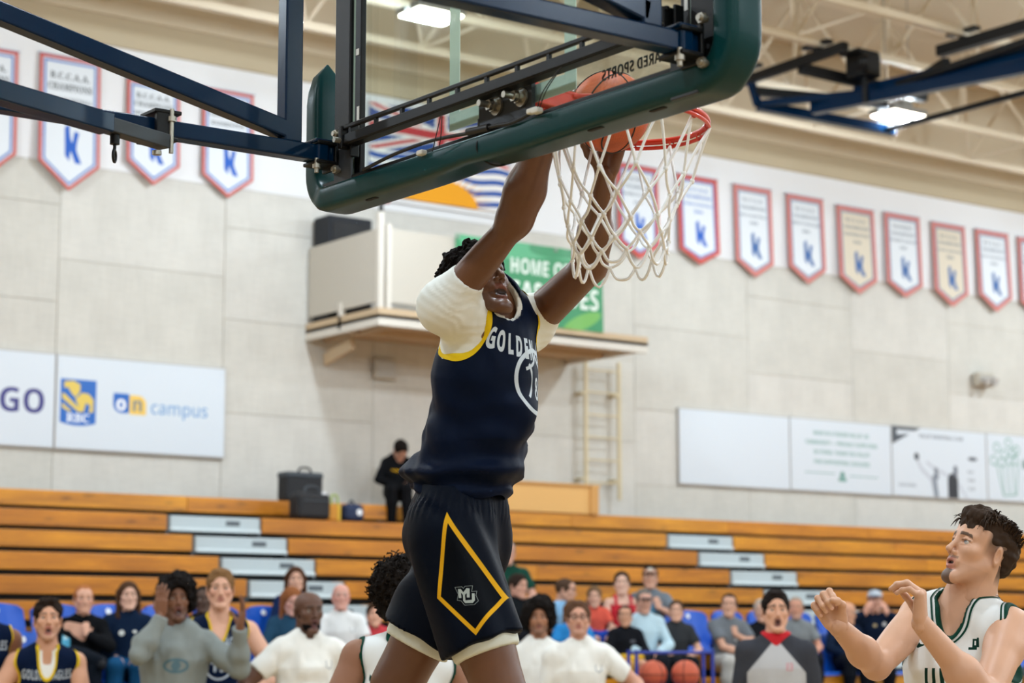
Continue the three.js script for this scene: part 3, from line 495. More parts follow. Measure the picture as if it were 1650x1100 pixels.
  gp('wall_strut', beam(V(RX0, 3.9, ZC), V(0.2, 3.9, ZC), 0.1, 0.1, 0.008), M.steelBlue);
  gp('wall_strut', beam(V(RX0, 3.0, ZC), V(0.2, 3.0, ZC), 0.1, 0.1, 0.008), M.steelBlue);
  gp('upper_arm_tube', beam(V(0.2, 4.02, Zl), V(3.16, 4.02, Zl), 0.055, 0.05, 0.006), M.steelBlue);
  gp('upper_arm_tube', beam(V(0.2, 4.02, Zr), V(3.16, 4.02, Zr), 0.055, 0.05, 0.006), M.steelBlue);
}
{ // cables
  gp('cable', tube([V(3.236, 2.935, -5.12), V(3.234, 2.95, -4.94), V(3.234, 2.952, -4.745), V(3.232, 2.934, -4.53), V(3.23, 2.932, -4.445), V(3.23, 2.925, -4.36), V(3.232, 2.936, -4.275)], 0.0055, 8, 60), M.cable);
  gp('cable_sleeve', rod(V(3.23, 2.94, -4.57), V(3.23, 2.933, -4.47), 0.011, 10), M.cable);
  gp('cable_stud', rod(V(3.226, 2.93, -4.515), V(3.226, 2.965, -4.515), 0.003, 6), M.cable);
  for (const w of [[[3.22, 3.01, -4.684], [3.205, 2.955, -4.665], [3.222, 2.918, -4.7]], [[3.22, 3.01, -4.69], [3.2, 2.955, -4.68], [3.22, 2.915, -4.73]], [[3.22, 3.025, -4.134], [3.212, 2.975, -4.187], [3.225, 2.932, -4.24]], [[3.22, 3.025, -4.14], [3.208, 2.97, -4.2], [3.225, 2.93, -4.25]]]) gp('wire', tube(w.map(p => V(...p)), 0.0016, 5), M.cable);
  for (const [x, y, z, l] of [[3.23, 2.925, -4.8, 0.03], [3.226, 2.936, -4.262, 0.045], [3.22, 2.93, -4.24, 0.03]]) gp('cable_tie', rbox(0.022, 0.015, l, 0.005, x, y, z), M.tie);
}
const { FontLoader } = await import('three/addons/loaders/FontLoader.js');
const { TextGeometry } = await import('three/addons/geometries/TextGeometry.js');
const fontBold = await new FontLoader().loadAsync('fonts/droid/droid_sans_bold.typeface.json');
{
  const t = new TextGeometry('GARED SPORTS', { font: fontBold, size: 0.03, depth: 0.0015, curveSegments: 3 }); t.computeBoundingBox();
  t.scale(0.262 / t.boundingBox.max.x, 1, 1).rotateY(Math.PI / 2).translate(3.313, 2.99, -3.82);        // reads from the court side
  gp('maker_lettering', t, M.frameBlack);
}
{ // the ball
  const b = thing('basketball', 'orange basketball being dunked, half inside the rim', 'ball', [3.736, 3.075, -4.568]);
  const ballTex = dataTex(256, 256, (u, v) => { const k = 0.86 + 0.2 * vnoise(u * 9, v * 9, 9, 9) - 0.08 * vnoise(u * 128, v * 128, 128, 128); return [205 * k, 92 * k, 42 * k]; });
  const pebble = dataTex(256, 256, (u, v) => { const k = 255 * Math.abs(Math.sin(u * 200) * Math.sin(v * 200)); return [k, k, k]; }, false);
  mat('ball', 0xffffff, 0.55, { map: ballTex, bumpMap: pebble, bumpScale: 0.0006 });
  mesh('shell', new THREE.SphereGeometry(0.119, 64, 40), M.ball, b);
  const T = (r = 0.1192) => new THREE.TorusGeometry(r, 0.0026, 6, 64);
  const seam = merge([T().rotateX(0.5).rotateY(0.3), T().rotateY(1.57).rotateX(0.5).rotateZ(0.2), tube(Array.from({ length: 40 }, (_, i) => { const a = i / 40 * Math.PI * 2; return V(0.85 * Math.cos(a), 0.62 * Math.sin(a), 0.55 + 0.28 * Math.cos(2 * a)).normalize().multiplyScalar(0.1192); }), 0.0026, 6, 120, true).rotateX(0.5).rotateY(0.3), tube(Array.from({ length: 40 }, (_, i) => { const a = i / 40 * Math.PI * 2; return V(0.85 * Math.cos(a), 0.62 * Math.sin(a), -0.55 - 0.28 * Math.cos(2 * a)).normalize().multiplyScalar(0.1192); }), 0.0026, 6, 120, true).rotateX(0.5).rotateY(0.3)]);
  mesh('seams', seam, M.cable, b);
}
// ---------- folded practice hoop under the roof ----------
{
  const f = thing('folded_hoop_frame', 'dark blue folded practice hoop frame hung under the roof trusses at upper right', 'hoop frame', [16.4, 7.4, -15.5]);
  const pt = (n, g, m = M.steelBlue) => mesh(n, g.translate(-16.4, -7.4, 15.5), m, f);
  const B = (n, a, b, w = 0.09, m) => pt(n, beam(V(...a), V(...b), w, w, 0.01), m);
  B('ceiling_pipe', [15.87, 7.88, -17.0], [15.82, 7.9, -15.3], 0.1, M.frameBlack); B('ceiling_pipe', [16.8, 7.9, -14.85], [16.8, 7.9, -11.8], 0.12, M.frameBlack);
  for (const [x, y, z] of [[15.84, 7.95, -15.75], [16.8, 7.97, -14.5], [15.87, 7.95, -16.9]]) pt('beam_clamp', merge([box(0.08, 0.16, 0.08, x, y, z), box(0.1, 0.04, 0.4, x, y + 0.07, z)]), M.frameBlack);
  B('drop_tube', [15.87, 7.85, -16.85], [15.88, 7.55, -16.75], 0.08); B('frame_tube', [15.88, 7.72, -16.78], [17.2, 7.62, -16.0], 0.1, M.frameBlack); B('frame_tube', [15.86, 7.83, -16.05], [17.35, 7.62, -15.55], 0.11, M.frameBlack);
  B('frame_tube', [15.88, 7.55, -16.75], [17.62, 7.42, -16.3], 0.11); B('frame_tube', [15.88, 7.56, -16.7], [16.9, 7.62, -15.4], 0.08); B('mast_tube', [16.35, 7.5, -16.35], [17.25, 7.47, -11.9], 0.13); B('mast_tube', [16.6, 7.62, -15.9], [17.1, 7.62, -11.9], 0.14);
  B('frame_tube', [16.64, 7.6, -15.4], [16.6, 7.72, -11.9], 0.075, M.frameBlack); B('frame_tube', [17.5, 7.42, -16.3], [17.35, 7.38, -11.9], 0.06, M.frameBlack); B('cross_tube', [16.95, 7.68, -15.35], [16.75, 7.74, -14.7], 0.1, M.frameBlack); B('stub_tube', [16.98, 7.6, -15.3], [16.98, 7.74, -15.3], 0.08, M.frameBlack);
  pt('winch', merge([rbox(0.3, 0.26, 0.26, 0.02, 16.42, 7.84, -15.62), rbox(0.34, 0.04, 0.3, 0.01, 16.38, 7.98, -15.64), rod(V(16.42, 7.72, -15.6), V(16.42, 7.42, -15.6), 0.035, 8), rod(V(16.25, 7.84, -15.52), V(16.32, 7.84, -15.45), 0.09, 14)]), M.frameBlack);
}

// ---------- bodies: blended distance fields meshed on a grid ----------
const A3 = (a, b, t) => [a[0] + (b[0] - a[0]) * t, a[1] + (b[1] - a[1]) * t, a[2] + (b[2] - a[2]) * t];
const sub3 = (a, b) => [a[0] - b[0], a[1] - b[1], a[2] - b[2]], add3 = (a, b) => [a[0] + b[0], a[1] + b[1], a[2] + b[2]], mul3 = (a, s) => [a[0] * s, a[1] * s, a[2] * s];
const dot3 = (a, b) => a[0] * b[0] + a[1] * b[1] + a[2] * b[2], len3 = a => Math.hypot(a[0], a[1], a[2]), nrm3 = a => { const l = len3(a) || 1; return [a[0] / l, a[1] / l, a[2] / l]; };
const crs3 = (a, b) => [a[1] * b[2] - a[2] * b[1], a[2] * b[0] - a[0] * b[2], a[0] * b[1] - a[1] * b[0]];
const comb = (...l) => l.reduce((s, [v, k]) => add3(s, mul3(v, k)), [0, 0, 0]);
class Field {
  constructor(prims, h) {
    let lo = [1e9, 1e9, 1e9], hi = [-1e9, -1e9, -1e9];
    for (const p of prims) { if (p.sub) continue; const b = Field.bounds(p); for (let i = 0; i < 3; i++) { lo[i] = Math.min(lo[i], b[0][i]); hi[i] = Math.max(hi[i], b[1][i]); } }
    this.h = h; this.o = lo.map(v => v - 3 * h); this.n = hi.map((v, i) => Math.ceil((v + 3 * h - this.o[i]) / h) + 1);
    this.f = new Float32Array(this.n[0] * this.n[1] * this.n[2]).fill(0.2);
    for (const p of prims) this.put(p);
  }
  static bounds(p) {
    if (p.r3) { const m = Math.max(...p.r3); return [p.c.map(v => v - m), p.c.map(v => v + m)]; }
    const m = Math.max(p.ra, p.rb) + (p.noise || 0); return [0, 1].map(s => p.a.map((v, i) => s ? Math.max(v, p.b[i]) + m : Math.min(v, p.b[i]) - m));
  }
  put(p) {
    const { h, o, n, f } = this, k = p.k ?? 0.02, b = Field.bounds(p), pad = k + 3 * h;
    const i0 = [], i1 = []; for (let i = 0; i < 3; i++) { i0[i] = Math.max(0, Math.floor((b[0][i] - pad - o[i]) / h)); i1[i] = Math.min(n[i] - 1, Math.ceil((b[1][i] + pad - o[i]) / h)); }
    const E = p.r3, a = p.a, c = p.c, R = p.R; let dx, dy, dz, L2, L;
    if (!E) { dx = p.b[0] - a[0]; dy = p.b[1] - a[1]; dz = p.b[2] - a[2]; L2 = dx * dx + dy * dy + dz * dz || 1e-9; L = Math.sqrt(L2); }
    const q = p.q ? 1 / p.q - 1 : 0, nn = p.n;
    for (let z = i0[2]; z <= i1[2]; z++) for (let y = i0[1]; y <= i1[1]; y++) for (let x = i0[0]; x <= i1[0]; x++) {
      const px = o[0] + x * h, py = o[1] + y * h, pz = o[2] + z * h; let d;
      if (E) {
        let ux = px - c[0], uy = py - c[1], uz = pz - c[2];
        if (R) { const vx = ux * R[0][0] + uy * R[0][1] + uz * R[0][2], vy = ux * R[1][0] + uy * R[1][1] + uz * R[1][2], vz = ux * R[2][0] + uy * R[2][1] + uz * R[2][2]; ux = vx; uy = vy; uz = vz; }
        const k0 = Math.hypot(ux / E[0], uy / E[1], uz / E[2]), k1 = Math.hypot(ux / E[0] / E[0], uy / E[1] / E[1], uz / E[2] / E[2]);
        d = k1 < 1e-6 ? -Math.min(...E) : k0 * (k0 - 1) / k1;
      } else {
        const ux = px - a[0], uy = py - a[1], uz = pz - a[2], tr = (ux * dx + uy * dy + uz * dz) / L2, t = tr < 0 ? 0 : tr > 1 ? 1 : tr;
        let wx = ux - dx * t, wy = uy - dy * t, wz = uz - dz * t; const r = p.ra + (p.rb - p.ra) * t + (p.bulge ? p.bulge * 4 * t * (1 - t) : 0);
        if (nn) { const w0 = Math.hypot(wx, wy, wz), wn = (wx * nn[0] + wy * nn[1] + wz * nn[2]) * q, w1 = Math.hypot(wx + nn[0] * wn, wy + nn[1] * wn, wz + nn[2] * wn); d = w1 < 1e-6 ? -r * p.q : w0 * (1 - r / w1); }
        else d = Math.hypot(wx, wy, wz) - r;
        if (p.cap) d = Math.max(d, (tr - 1) * L);
        if (p.cap0) d = Math.max(d, -tr * L);
      }
      if (p.noise) d += p.fn(px, py, pz);
      const idx = (z * n[1] + y) * n[0] + x, v = f[idx];
      if (p.sub) { const e = -d, g = Math.max(k - Math.abs(v - e), 0) / (k || 1); f[idx] = Math.max(v, e) + g * g * k / 4; }
      else { const g = Math.max(k - Math.abs(v - d), 0) / (k || 1); f[idx] = Math.min(v, d) - g * g * k / 4; }
    }
  }
  warp(fn) { const { h, o, n, f } = this; let i = 0; for (let z = 0; z < n[2]; z++) for (let y = 0; y < n[1]; y++) for (let x = 0; x < n[0]; x++, i++) if (f[i] < 0.07 && f[i] > -0.07) f[i] += fn(o[0] + x * h, o[1] + y * h, o[2] + z * h, f[i]); return this; }
  mesh(color) {
    const { h, o, n, f } = this, [nx, ny] = n, id = new Int32Array(f.length).fill(-1), P = [], N = [], I = [], sy = nx, sz = nx * ny;
    const off = [0, 1, sy, sy + 1, sz, sz + 1, sz + sy, sz + sy + 1], ed = [[0, 1], [2, 3], [4, 5], [6, 7], [0, 2], [1, 3], [4, 6], [5, 7], [0, 4], [1, 5], [2, 6], [3, 7]];
    const v = new Float64Array(8);
    for (let z = 0; z < n[2] - 1; z++) for (let y = 0; y < ny - 1; y++) for (let x = 0; x < nx - 1; x++) {
      const i = z * sz + y * sy + x; let m = 0; for (let c = 0; c < 8; c++) { v[c] = f[i + off[c]]; if (v[c] < 0) m |= 1 << c; }
      if (m === 0 || m === 255) continue;
      let sx = 0, syy = 0, szz = 0, k = 0;
      for (const [a, b] of ed) if ((v[a] < 0) !== (v[b] < 0)) { const t = v[a] / (v[a] - v[b]); sx += (a & 1) + ((b & 1) - (a & 1)) * t; syy += (a >> 1 & 1) + ((b >> 1 & 1) - (a >> 1 & 1)) * t; szz += (a >> 2) + ((b >> 2) - (a >> 2)) * t; k++; }
      const u = sx / k, w = syy / k, q = szz / k; id[i] = P.length / 3; P.push(o[0] + (x + u) * h, o[1] + (y + w) * h, o[2] + (z + q) * h);
      const gx = ((v[1] - v[0]) * (1 - w) + (v[3] - v[2]) * w) * (1 - q) + ((v[5] - v[4]) * (1 - w) + (v[7] - v[6]) * w) * q;
      const gy = ((v[2] - v[0]) * (1 - u) + (v[3] - v[1]) * u) * (1 - q) + ((v[6] - v[4]) * (1 - u) + (v[7] - v[5]) * u) * q;
      const gz = ((v[4] - v[0]) * (1 - u) + (v[5] - v[1]) * u) * (1 - w) + ((v[6] - v[2]) * (1 - u) + (v[7] - v[3]) * u) * w;
      const l = Math.hypot(gx, gy, gz) || 1; N.push(gx / l, gy / l, gz / l);
    }
    const quad = (a, b, c, d, flip) => { if (a < 0 || b < 0 || c < 0 || d < 0) return; flip ? I.push(a, c, b, a, d, c) : I.push(a, b, c, a, c, d); };
    for (let z = 1; z < n[2] - 1; z++) for (let y = 1; y < ny - 1; y++) for (let x = 1; x < nx - 1; x++) {
      const i = z * sz + y * sy + x, a = f[i] < 0;
      if (a !== f[i + 1] < 0) quad(id[i - sy - sz], id[i - sz], id[i], id[i - sy], !a);
      if (a !== f[i + sy] < 0) quad(id[i - 1 - sz], id[i - 1], id[i], id[i - sz], !a);
      if (a !== f[i + sz] < 0) quad(id[i - 1 - sy], id[i - sy], id[i], id[i - 1], !a);
    }
    const g = new THREE.BufferGeometry(); g.setAttribute('position', new THREE.Float32BufferAttribute(P, 3)); g.setAttribute('normal', new THREE.Float32BufferAttribute(N, 3)); g.setIndex(I);
    if (color) paint(g, color); return g;
  }
}
function paint(g, color) { const p = g.attributes.position, c = new Float32Array(p.count * 3); for (let i = 0; i < p.count; i++) { const q = typeof color === 'function' ? color(p.getX(i), p.getY(i), p.getZ(i)) : color; c[3 * i] = q[0]; c[3 * i + 1] = q[1]; c[3 * i + 2] = q[2]; } g.setAttribute('color', new THREE.BufferAttribute(c, 3)); return g; }
function joinColored(list) { return mergeGeometries(list.map(g => { const h = g.index ? g : g; for (const k of Object.keys(h.attributes)) if (!['position', 'normal', 'color'].includes(k)) h.deleteAttribute(k); if (!h.index) h.setIndex([...Array(h.attributes.position.count).keys()]); return h; })); }
// keep the side of a mesh where g(p) > 0, cut cleanly along g = 0; lift moves it out along its normals
function clip(geo, g, lift = 0) {
  const p = geo.attributes.position, nn = geo.attributes.normal, ix = geo.index.array, val = new Float32Array(p.count), P = [], N = [], I = [], mv = new Map(), me = new Map();
  for (let i = 0; i < p.count; i++) val[i] = g([p.getX(i), p.getY(i), p.getZ(i)], [nn.getX(i), nn.getY(i), nn.getZ(i)]);
  const push = (x, y, z, a, b, c) => { P.push(x + a * lift, y + b * lift, z + c * lift); N.push(a, b, c); return P.length / 3 - 1; };
  const vert = i => { if (!mv.has(i)) mv.set(i, push(p.getX(i), p.getY(i), p.getZ(i), nn.getX(i), nn.getY(i), nn.getZ(i))); return mv.get(i); };
  const edge = (i, j) => { const key = i < j ? i * 4e6 + j : j * 4e6 + i; if (!me.has(key)) { const t = val[i] / (val[i] - val[j]), L = (a, b) => a + (b - a) * t; let a = L(nn.getX(i), nn.getX(j)), b = L(nn.getY(i), nn.getY(j)), c = L(nn.getZ(i), nn.getZ(j)); const l = Math.hypot(a, b, c) || 1; me.set(key, push(L(p.getX(i), p.getX(j)), L(p.getY(i), p.getY(j)), L(p.getZ(i), p.getZ(j)), a / l, b / l, c / l)); } return me.get(key); };
  for (let t = 0; t < ix.length; t += 3) {
    const v = [ix[t], ix[t + 1], ix[t + 2]], poly = [];
    for (let k = 0; k < 3; k++) { const i = v[k], j = v[(k + 1) % 3]; if (val[i] > 0) poly.push(vert(i)); if ((val[i] > 0) !== (val[j] > 0)) poly.push(edge(i, j)); }
    for (let k = 1; k + 1 < poly.length; k++) I.push(poly[0], poly[k], poly[k + 1]);
  }
  const r = new THREE.BufferGeometry(); r.setAttribute('position', new THREE.Float32BufferAttribute(P, 3)); r.setAttribute('normal', new THREE.Float32BufferAttribute(N, 3)); r.setIndex(I); return r;
}
function planarUV(geo, o, ux, uy, w, h) { const p = geo.attributes.position, uv = new Float32Array(p.count * 2); for (let i = 0; i < p.count; i++) { const d = [p.getX(i) - o[0], p.getY(i) - o[1], p.getZ(i) - o[2]]; uv[2 * i] = dot3(d, ux) / w + 0.5; uv[2 * i + 1] = dot3(d, uy) / h + 0.5; } geo.setAttribute('uv', new THREE.BufferAttribute(uv, 2)); return geo; }
const basis = (f, up) => { const z = nrm3(f), x = nrm3(crs3(up, z)), y = crs3(z, x); return { x, y, z }; };        // x = own left, y = up, z = forward
const lin = hex => { const c = new THREE.Color(hex); return [c.r, c.g, c.b]; };
function place(geo, pos, B, s = 1) { return geo.applyMatrix4(new THREE.Matrix4().makeBasis(V(...B.x), V(...B.y), V(...B.z)).scale(V(s, s, s)).setPosition(...pos)); }

// head, in its own frame: centre between the ears, y up, z forward
function headPrims(o = {}) {
  const w = o.w ?? 1, op = o.open ?? 0, nose = o.nose ?? 1, j = o.jaw ?? 1, mw = o.mw ?? 1, P = [];
  const E = (c, r3, k, x = {}) => P.push({ c, r3, k, ...x }), C = (a, b, ra, rb, k, x = {}) => P.push({ a, b, ra, rb, k, ...x });
  E([0, 0.036, -0.014], [0.074 * w, 0.081, 0.096], 0.01); E([0, 0.045, 0.03], [0.062 * w, 0.055, 0.055], 0.03);
  E([0, -0.03, 0.032], [0.056 * w, 0.078, 0.055], 0.03);
  const cy = -0.103 - op * 0.6;
  for (const s of [-1, 1]) { C([s * 0.053 * w * j, -0.045, -0.002], [s * 0.018 * j, cy, 0.066], 0.02, 0.017, 0.03); E([s * 0.043 * w, -0.018, 0.056], [0.021, 0.018, 0.02], 0.022); C([s * 0.012, 0.027, 0.083], [s * 0.043 * w, 0.025, 0.068], 0.0085, 0.007, 0.016); }
  E([0, cy, 0.074], [0.02 * j, 0.017, 0.016], 0.022);
  for (const s of [-1, 1]) E([s * 0.031, 0.006, 0.094], [0.0175, 0.0115, 0.018], 0.014, { sub: 1 });
  for (const s of [-1, 1]) { C([s * 0.016, 0.0115, 0.0815], [s * 0.031, 0.0135, 0.0825], 0.0042, 0.005, 0.004); C([s * 0.031, 0.0135, 0.0825], [s * 0.046, 0.009, 0.0725], 0.005, 0.0042, 0.004); C([s * 0.018, -0.0035, 0.081], [s * 0.044, -0.002, 0.072], 0.0042, 0.004, 0.004); }
  C([0, 0.014, 0.086], [0, -0.028, 0.1035 * nose], 0.0072, 0.0088, 0.012); E([0, -0.032, 0.1035 * nose], [0.0098, 0.0085, 0.0098], 0.006);
  for (const s of [-1, 1]) { E([s * 0.0125, -0.0365, 0.0915], [0.0072, 0.0066, 0.0095], 0.006); E([s * 0.0065, -0.0425, 0.0985], [0.0036, 0.0036, 0.0055], 0.003, { sub: 1 }); }
  E([0, -0.06, 0.079], [0.027, 0.021, 0.0125], 0.012);
  const m = -0.062;
  for (const s of [-1, 1]) { C([s * 0.022 * mw, m + 0.004 * (mw - 1) * 5 * 0.4, 0.0765 - (mw - 1) * 0.016], [s * 0.004, m + 0.005, 0.0885], 0.0035, 0.0048, 0.006); C([s * 0.02 * mw, m - 0.003 - op * 0.6, 0.0765 - (mw - 1) * 0.016], [s * 0.004, m - 0.0085 - op, 0.0875], 0.004, 0.0062, 0.006); }
  E([0, m - 0.001 - op * 0.5, 0.094 - (mw - 1) * 0.008], [0.0185 * mw, 0.0016 + op * 0.5, 0.016], 0.004, { sub: 1 });
  for (const s of [-1, 1]) {
    const R = [[Math.cos(0.45 * s), 0, -Math.sin(0.45 * s) ], [0, 1, 0], [Math.sin(0.45 * s), 0, Math.cos(0.45 * s)]];
    E([s * 0.079 * w, -0.004, -0.014], [0.0085, 0.032, 0.019], 0.012, { R }); E([s * 0.087 * w, -0.004, -0.008], [0.006, 0.02, 0.0105], 0.005, { R, sub: 1 });
  }
  C([0, -0.05, -0.03], [0, -0.13, -0.045], 0.058 * (o.neck ?? 1), 0.058 * (o.neck ?? 1), 0.03);
  return P;
}
function headColor(o) {
  const skin = lin(o.skin), lip = lin(o.lip ?? o.skin), hair = lin(o.hairColor ?? 0x1c1410), op = o.open ?? 0, mx = (a, b, t) => A3(a, b, t);
  return (x, y, z) => {
    let c = skin; const m = -0.062, ax = Math.abs(x);
    if (z > 0.06 && ax < 0.024 && y < m + 0.0115 && y > m - 0.017 - op * 1.1) { const t = 1 - ax / 0.03; c = mx(skin, lip, Math.min(1, 1.6 * t)); }
    if (op > 0.004 && z > 0.05 && z < 0.084 && ax < 0.018 * (o.mw ?? 1) && Math.abs(y - m + op * 0.5) < op * 0.5 + 0.001) c = [0.03, 0.008, 0.008];
    const by = 0.0285 - 0.25 * Math.max(0, ax - 0.03) + (o.brow ?? 0); if (z > 0.05 && ax > 0.011 && ax < 0.05 && Math.abs(y - by) < (o.browW ?? 0.0045)) c = mx(skin, hair, 0.85);
    if (z > 0.066 && ax > 0.016 && ax < 0.048 && y > 0.0072 && y < 0.0105) c = mx(c, [0.02, 0.014, 0.012], 0.6);
    if (o.beard) { const b = o.beard(x, y, z); if (b > 0) c = mx(c, lin(o.beardColor ?? o.hairColor ?? 0x1c1410), b); }
    if (o.fade) { const b = o.fade(x, y, z); if (b > 0) c = mx(c, hair, b); }
    if (o.flush && z > 0.03 && y < 0 && y > -0.05 && ax > 0.02) c = mx(c, [0.5, 0.12, 0.09], 0.18);
    return c;
  };
}
const stubble = k => (x, y, z) => (y < -0.045 && z > -0.02 && !(Math.abs(x) < 0.024 && y > -0.082 && y < -0.05 && z > 0.06)) ? k * Math.min(1, (-0.04 - y) / 0.02) : (y < -0.042 && y > -0.053 && Math.abs(x) < 0.024 && z > 0.07) ? k : 0;
function makeHead(o, cell) {
  const g = [new Field(headPrims(o), cell).mesh(headColor(o))], look = nrm3(o.look ?? [0, 0, 1]), iris = lin(o.iris ?? 0x2a1c12);
  for (const s of [-1, 1]) {
    const e = new THREE.SphereGeometry(0.0125, 16, 12); paint(e, (x, y, z) => { const d = (x * look[0] + y * look[1] + z * look[2]) / 0.0125; return d > 0.955 ? [0.004, 0.004, 0.005] : d > 0.83 ? iris : [0.62, 0.58, 0.55]; });
    g.push(e.translate(s * 0.031, 0.0055, 0.0715));
  }
  if ((o.open ?? 0) > 0.006) { const t = new THREE.SphereGeometry(1, 12, 8).scale(0.0165 * (o.mw ?? 1), 0.0055, 0.008).translate(0, -0.0605, 0.0755 - ((o.mw ?? 1) - 1) * 0.012); g.push(paint(t, [0.72, 0.66, 0.55])); const u = new THREE.SphereGeometry(1, 12, 8).scale(0.013, 0.003, 0.006).translate(0, -0.0635 - o.open * 0.95, 0.074); g.push(paint(u, [0.6, 0.55, 0.46])); }
  return joinColored(g);
}
function hairPrims(kind, o = {}) {
  const w = o.w ?? 1, P = [], E = (c, r3, k, x = {}) => P.push({ c, r3, k, ...x }), C = (a, b, ra, rb, k, x = {}) => P.push({ a, b, ra, rb, k, ...x });
  const t = { buzz: 0.009, short: 0.013, messy: 0.018, curly: 0.026, afro: 0.05, long: 0.014, tied: 0.011 }[kind] ?? 0.012;
  const amp = { curly: 0.014, afro: 0.016, messy: 0.009, short: 0.004 }[kind] ?? 0.002, fq = { curly: 55, afro: 38, messy: 60 }[kind] ?? 90;
  const nz = { noise: amp * 2 + 0.001, fn: (x, y, z) => amp * (n3(x * fq + 31, y * fq + 7, z * fq) + 0.5 * n3(x * fq * 2, y * fq * 2 + 11, z * fq * 2)) };
  E([0, 0.036 + t * 0.3, -0.016], [(0.074 + t) * w, 0.081 + t, 0.097 + t], 0.01, nz);
  if (kind === 'messy') E([0, 0.105, 0.03], [0.06, 0.03, 0.06], 0.02, nz);
  if (kind === 'short') E([0, 0.1, 0.02], [0.055, 0.024, 0.062], 0.02, nz);
  if (kind === 'afro') { E([0, 0.0, -0.03], [0.125, 0.1, 0.11], 0.02, nz); }
  if (kind === 'curly') { E([0, 0.06, 0.0], [0.1, 0.085, 0.11], 0.02, nz); E([0, -0.02, -0.06], [0.085, 0.075, 0.06], 0.02, nz); }
  if (kind === 'long') for (const s of [-1, 1]) { C([s * 0.075, 0.03, -0.02], [s * 0.08, -0.17, 0.005], 0.03, 0.028, 0.03, nz); C([s * 0.04, 0.02, -0.08], [s * 0.05, -0.19, -0.07], 0.05, 0.035, 0.03, nz); }
  if (kind === 'tied') E([0, 0.04, -0.125], [0.035, 0.035, 0.035], 0.015);
  const fr = kind === 'afro' ? 0.072 : kind === 'buzz' || kind === 'tied' ? 0.08 : 0.075;                      // hairline height
  E([0, fr - 0.125, 0.125], [0.078 * w, 0.13, 0.1], 0.01, { sub: 1 }); E([0, -0.1, 0.06], [0.1, 0.12, 0.075], 0.01, { sub: 1 });
  if (kind !== 'long' && kind !== 'afro') C([0, -0.16, 0.02], [0, -0.16, -0.2], 0.1, 0.085, 0.01, { sub: 1 });
  if (kind === 'short' || kind === 'buzz') for (const s of [-1, 1]) E([s * 0.1, -0.02, -0.012], [0.03, 0.05, 0.032], 0.01, { sub: 1 });
  if (kind === 'messy') { for (const s of [-1, 1]) E([s * 0.115, -0.03, -0.02], [0.05, 0.085, 0.1], 0.02, { sub: 1 }); E([0, -0.08, -0.12], [0.09, 0.08, 0.06], 0.03, { sub: 1 }); }
  return P;
}
// hand: wrist at origin, d = towards the fingers, n = out of the palm; thumb side t = d x n (right hand) or n x d (left)
function handPrims(wr, d, n, right, o = {}) {
  d = nrm3(d); n = nrm3(sub3(n, mul3(d, dot3(n, d)))); const t = right ? crs3(d, n) : crs3(n, d), s = o.s ?? 1, P = [], at = (a, b, c) => add3(wr, comb([d, a * s], [t, b * s], [n, c * s]));
  const C = (a, b, ra, rb, k) => P.push({ a, b, ra: ra * s, rb: rb * s, k });
  for (const [b0, b1, r] of [[0.014, 0.029, 0.0155], [0.005, 0.01, 0.016], [-0.005, -0.01, 0.0155], [-0.014, -0.028, 0.0145]]) C(at(-0.01, b0, 0), at(0.082, b1, -0.002), r, 0.0125, 0.014);
  C(at(0.02, -0.02, 0.006), at(0.06, -0.022, 0.004), 0.014, 0.012, 0.014);
  const cu = o.curl ?? 0.25, curls = Array.isArray(cu) ? cu : [cu, cu, cu, cu], L = [[0.044, 0.026, 0.021], [0.049, 0.03, 0.022], [0.045, 0.028, 0.021], [0.035, 0.021, 0.019]], sp = o.spread ?? 0.06;
  const tips = [];
  for (let i = 0; i < 4; i++) {
    let p = at(0.085 - (i === 3 ? 0.008 : i === 0 ? 0.002 : 0), [0.029, 0.01, -0.0095, -0.028][i], -0.002), th = 0; const bend = curls[i] * Math.PI;
    for (let j = 0; j < 3; j++) { th += bend * [o.mcp ?? 0.38, 0.5, 0.32][j]; const side = (1.5 - i) * sp, dir = nrm3(comb([d, Math.cos(th)], [n, Math.sin(th)], [t, side * Math.cos(th)])), r0 = [0.0104, 0.0093, 0.0084, 0.007][j], q = add3(p, mul3(dir, L[i][j] * s)); C(p, q, r0 * (i === 3 ? 0.88 : 1), [0.0093, 0.0084, 0.007][j] * (i === 3 ? 0.88 : 1), 0.005); p = q; if (j === 2) tips.push([p, dir, comb([n, -Math.cos(th)], [d, Math.sin(th)]), t]); }
  }
  const th = o.thumb ?? [0.55, 0.75, 0.35, 0.3], b0 = at(0.018, 0.022, 0.006), b1 = add3(b0, mul3(nrm3(comb([d, th[0]], [t, th[1]], [n, th[2]])), 0.042 * s)), dir2 = nrm3(comb([d, th[0] + 0.25], [t, th[1] - th[3]], [n, th[2] + th[3]])), b2 = add3(b1, mul3(dir2, 0.032 * s)), dir3 = nrm3(comb([d, th[0] + 0.3], [t, th[1] - 2 * th[3]], [n, th[2] + 1.6 * th[3]])), b3 = add3(b2, mul3(dir3, 0.024 * s));
  C(b0, b1, 0.0165, 0.0115, 0.014); C(b1, b2, 0.0112, 0.0098, 0.006); C(b2, b3, 0.0098, 0.0075, 0.006);
  P.tips = tips; return P;
}
function ik(S, W, l1, l2, pole) { let d = sub3(W, S), L = len3(d); const u = nrm3(d); L = Math.min(L, (l1 + l2) * 0.999); const W2 = add3(S, mul3(u, L)), a = (l1 * l1 - l2 * l2 + L * L) / (2 * L), hh = Math.sqrt(Math.max(0, l1 * l1 - a * a)); let p = sub3(pole, mul3(u, dot3(pole, u))); p = nrm3(p); return { e: add3(S, add3(mul3(u, a), mul3(p, hh))), w: W2 }; }
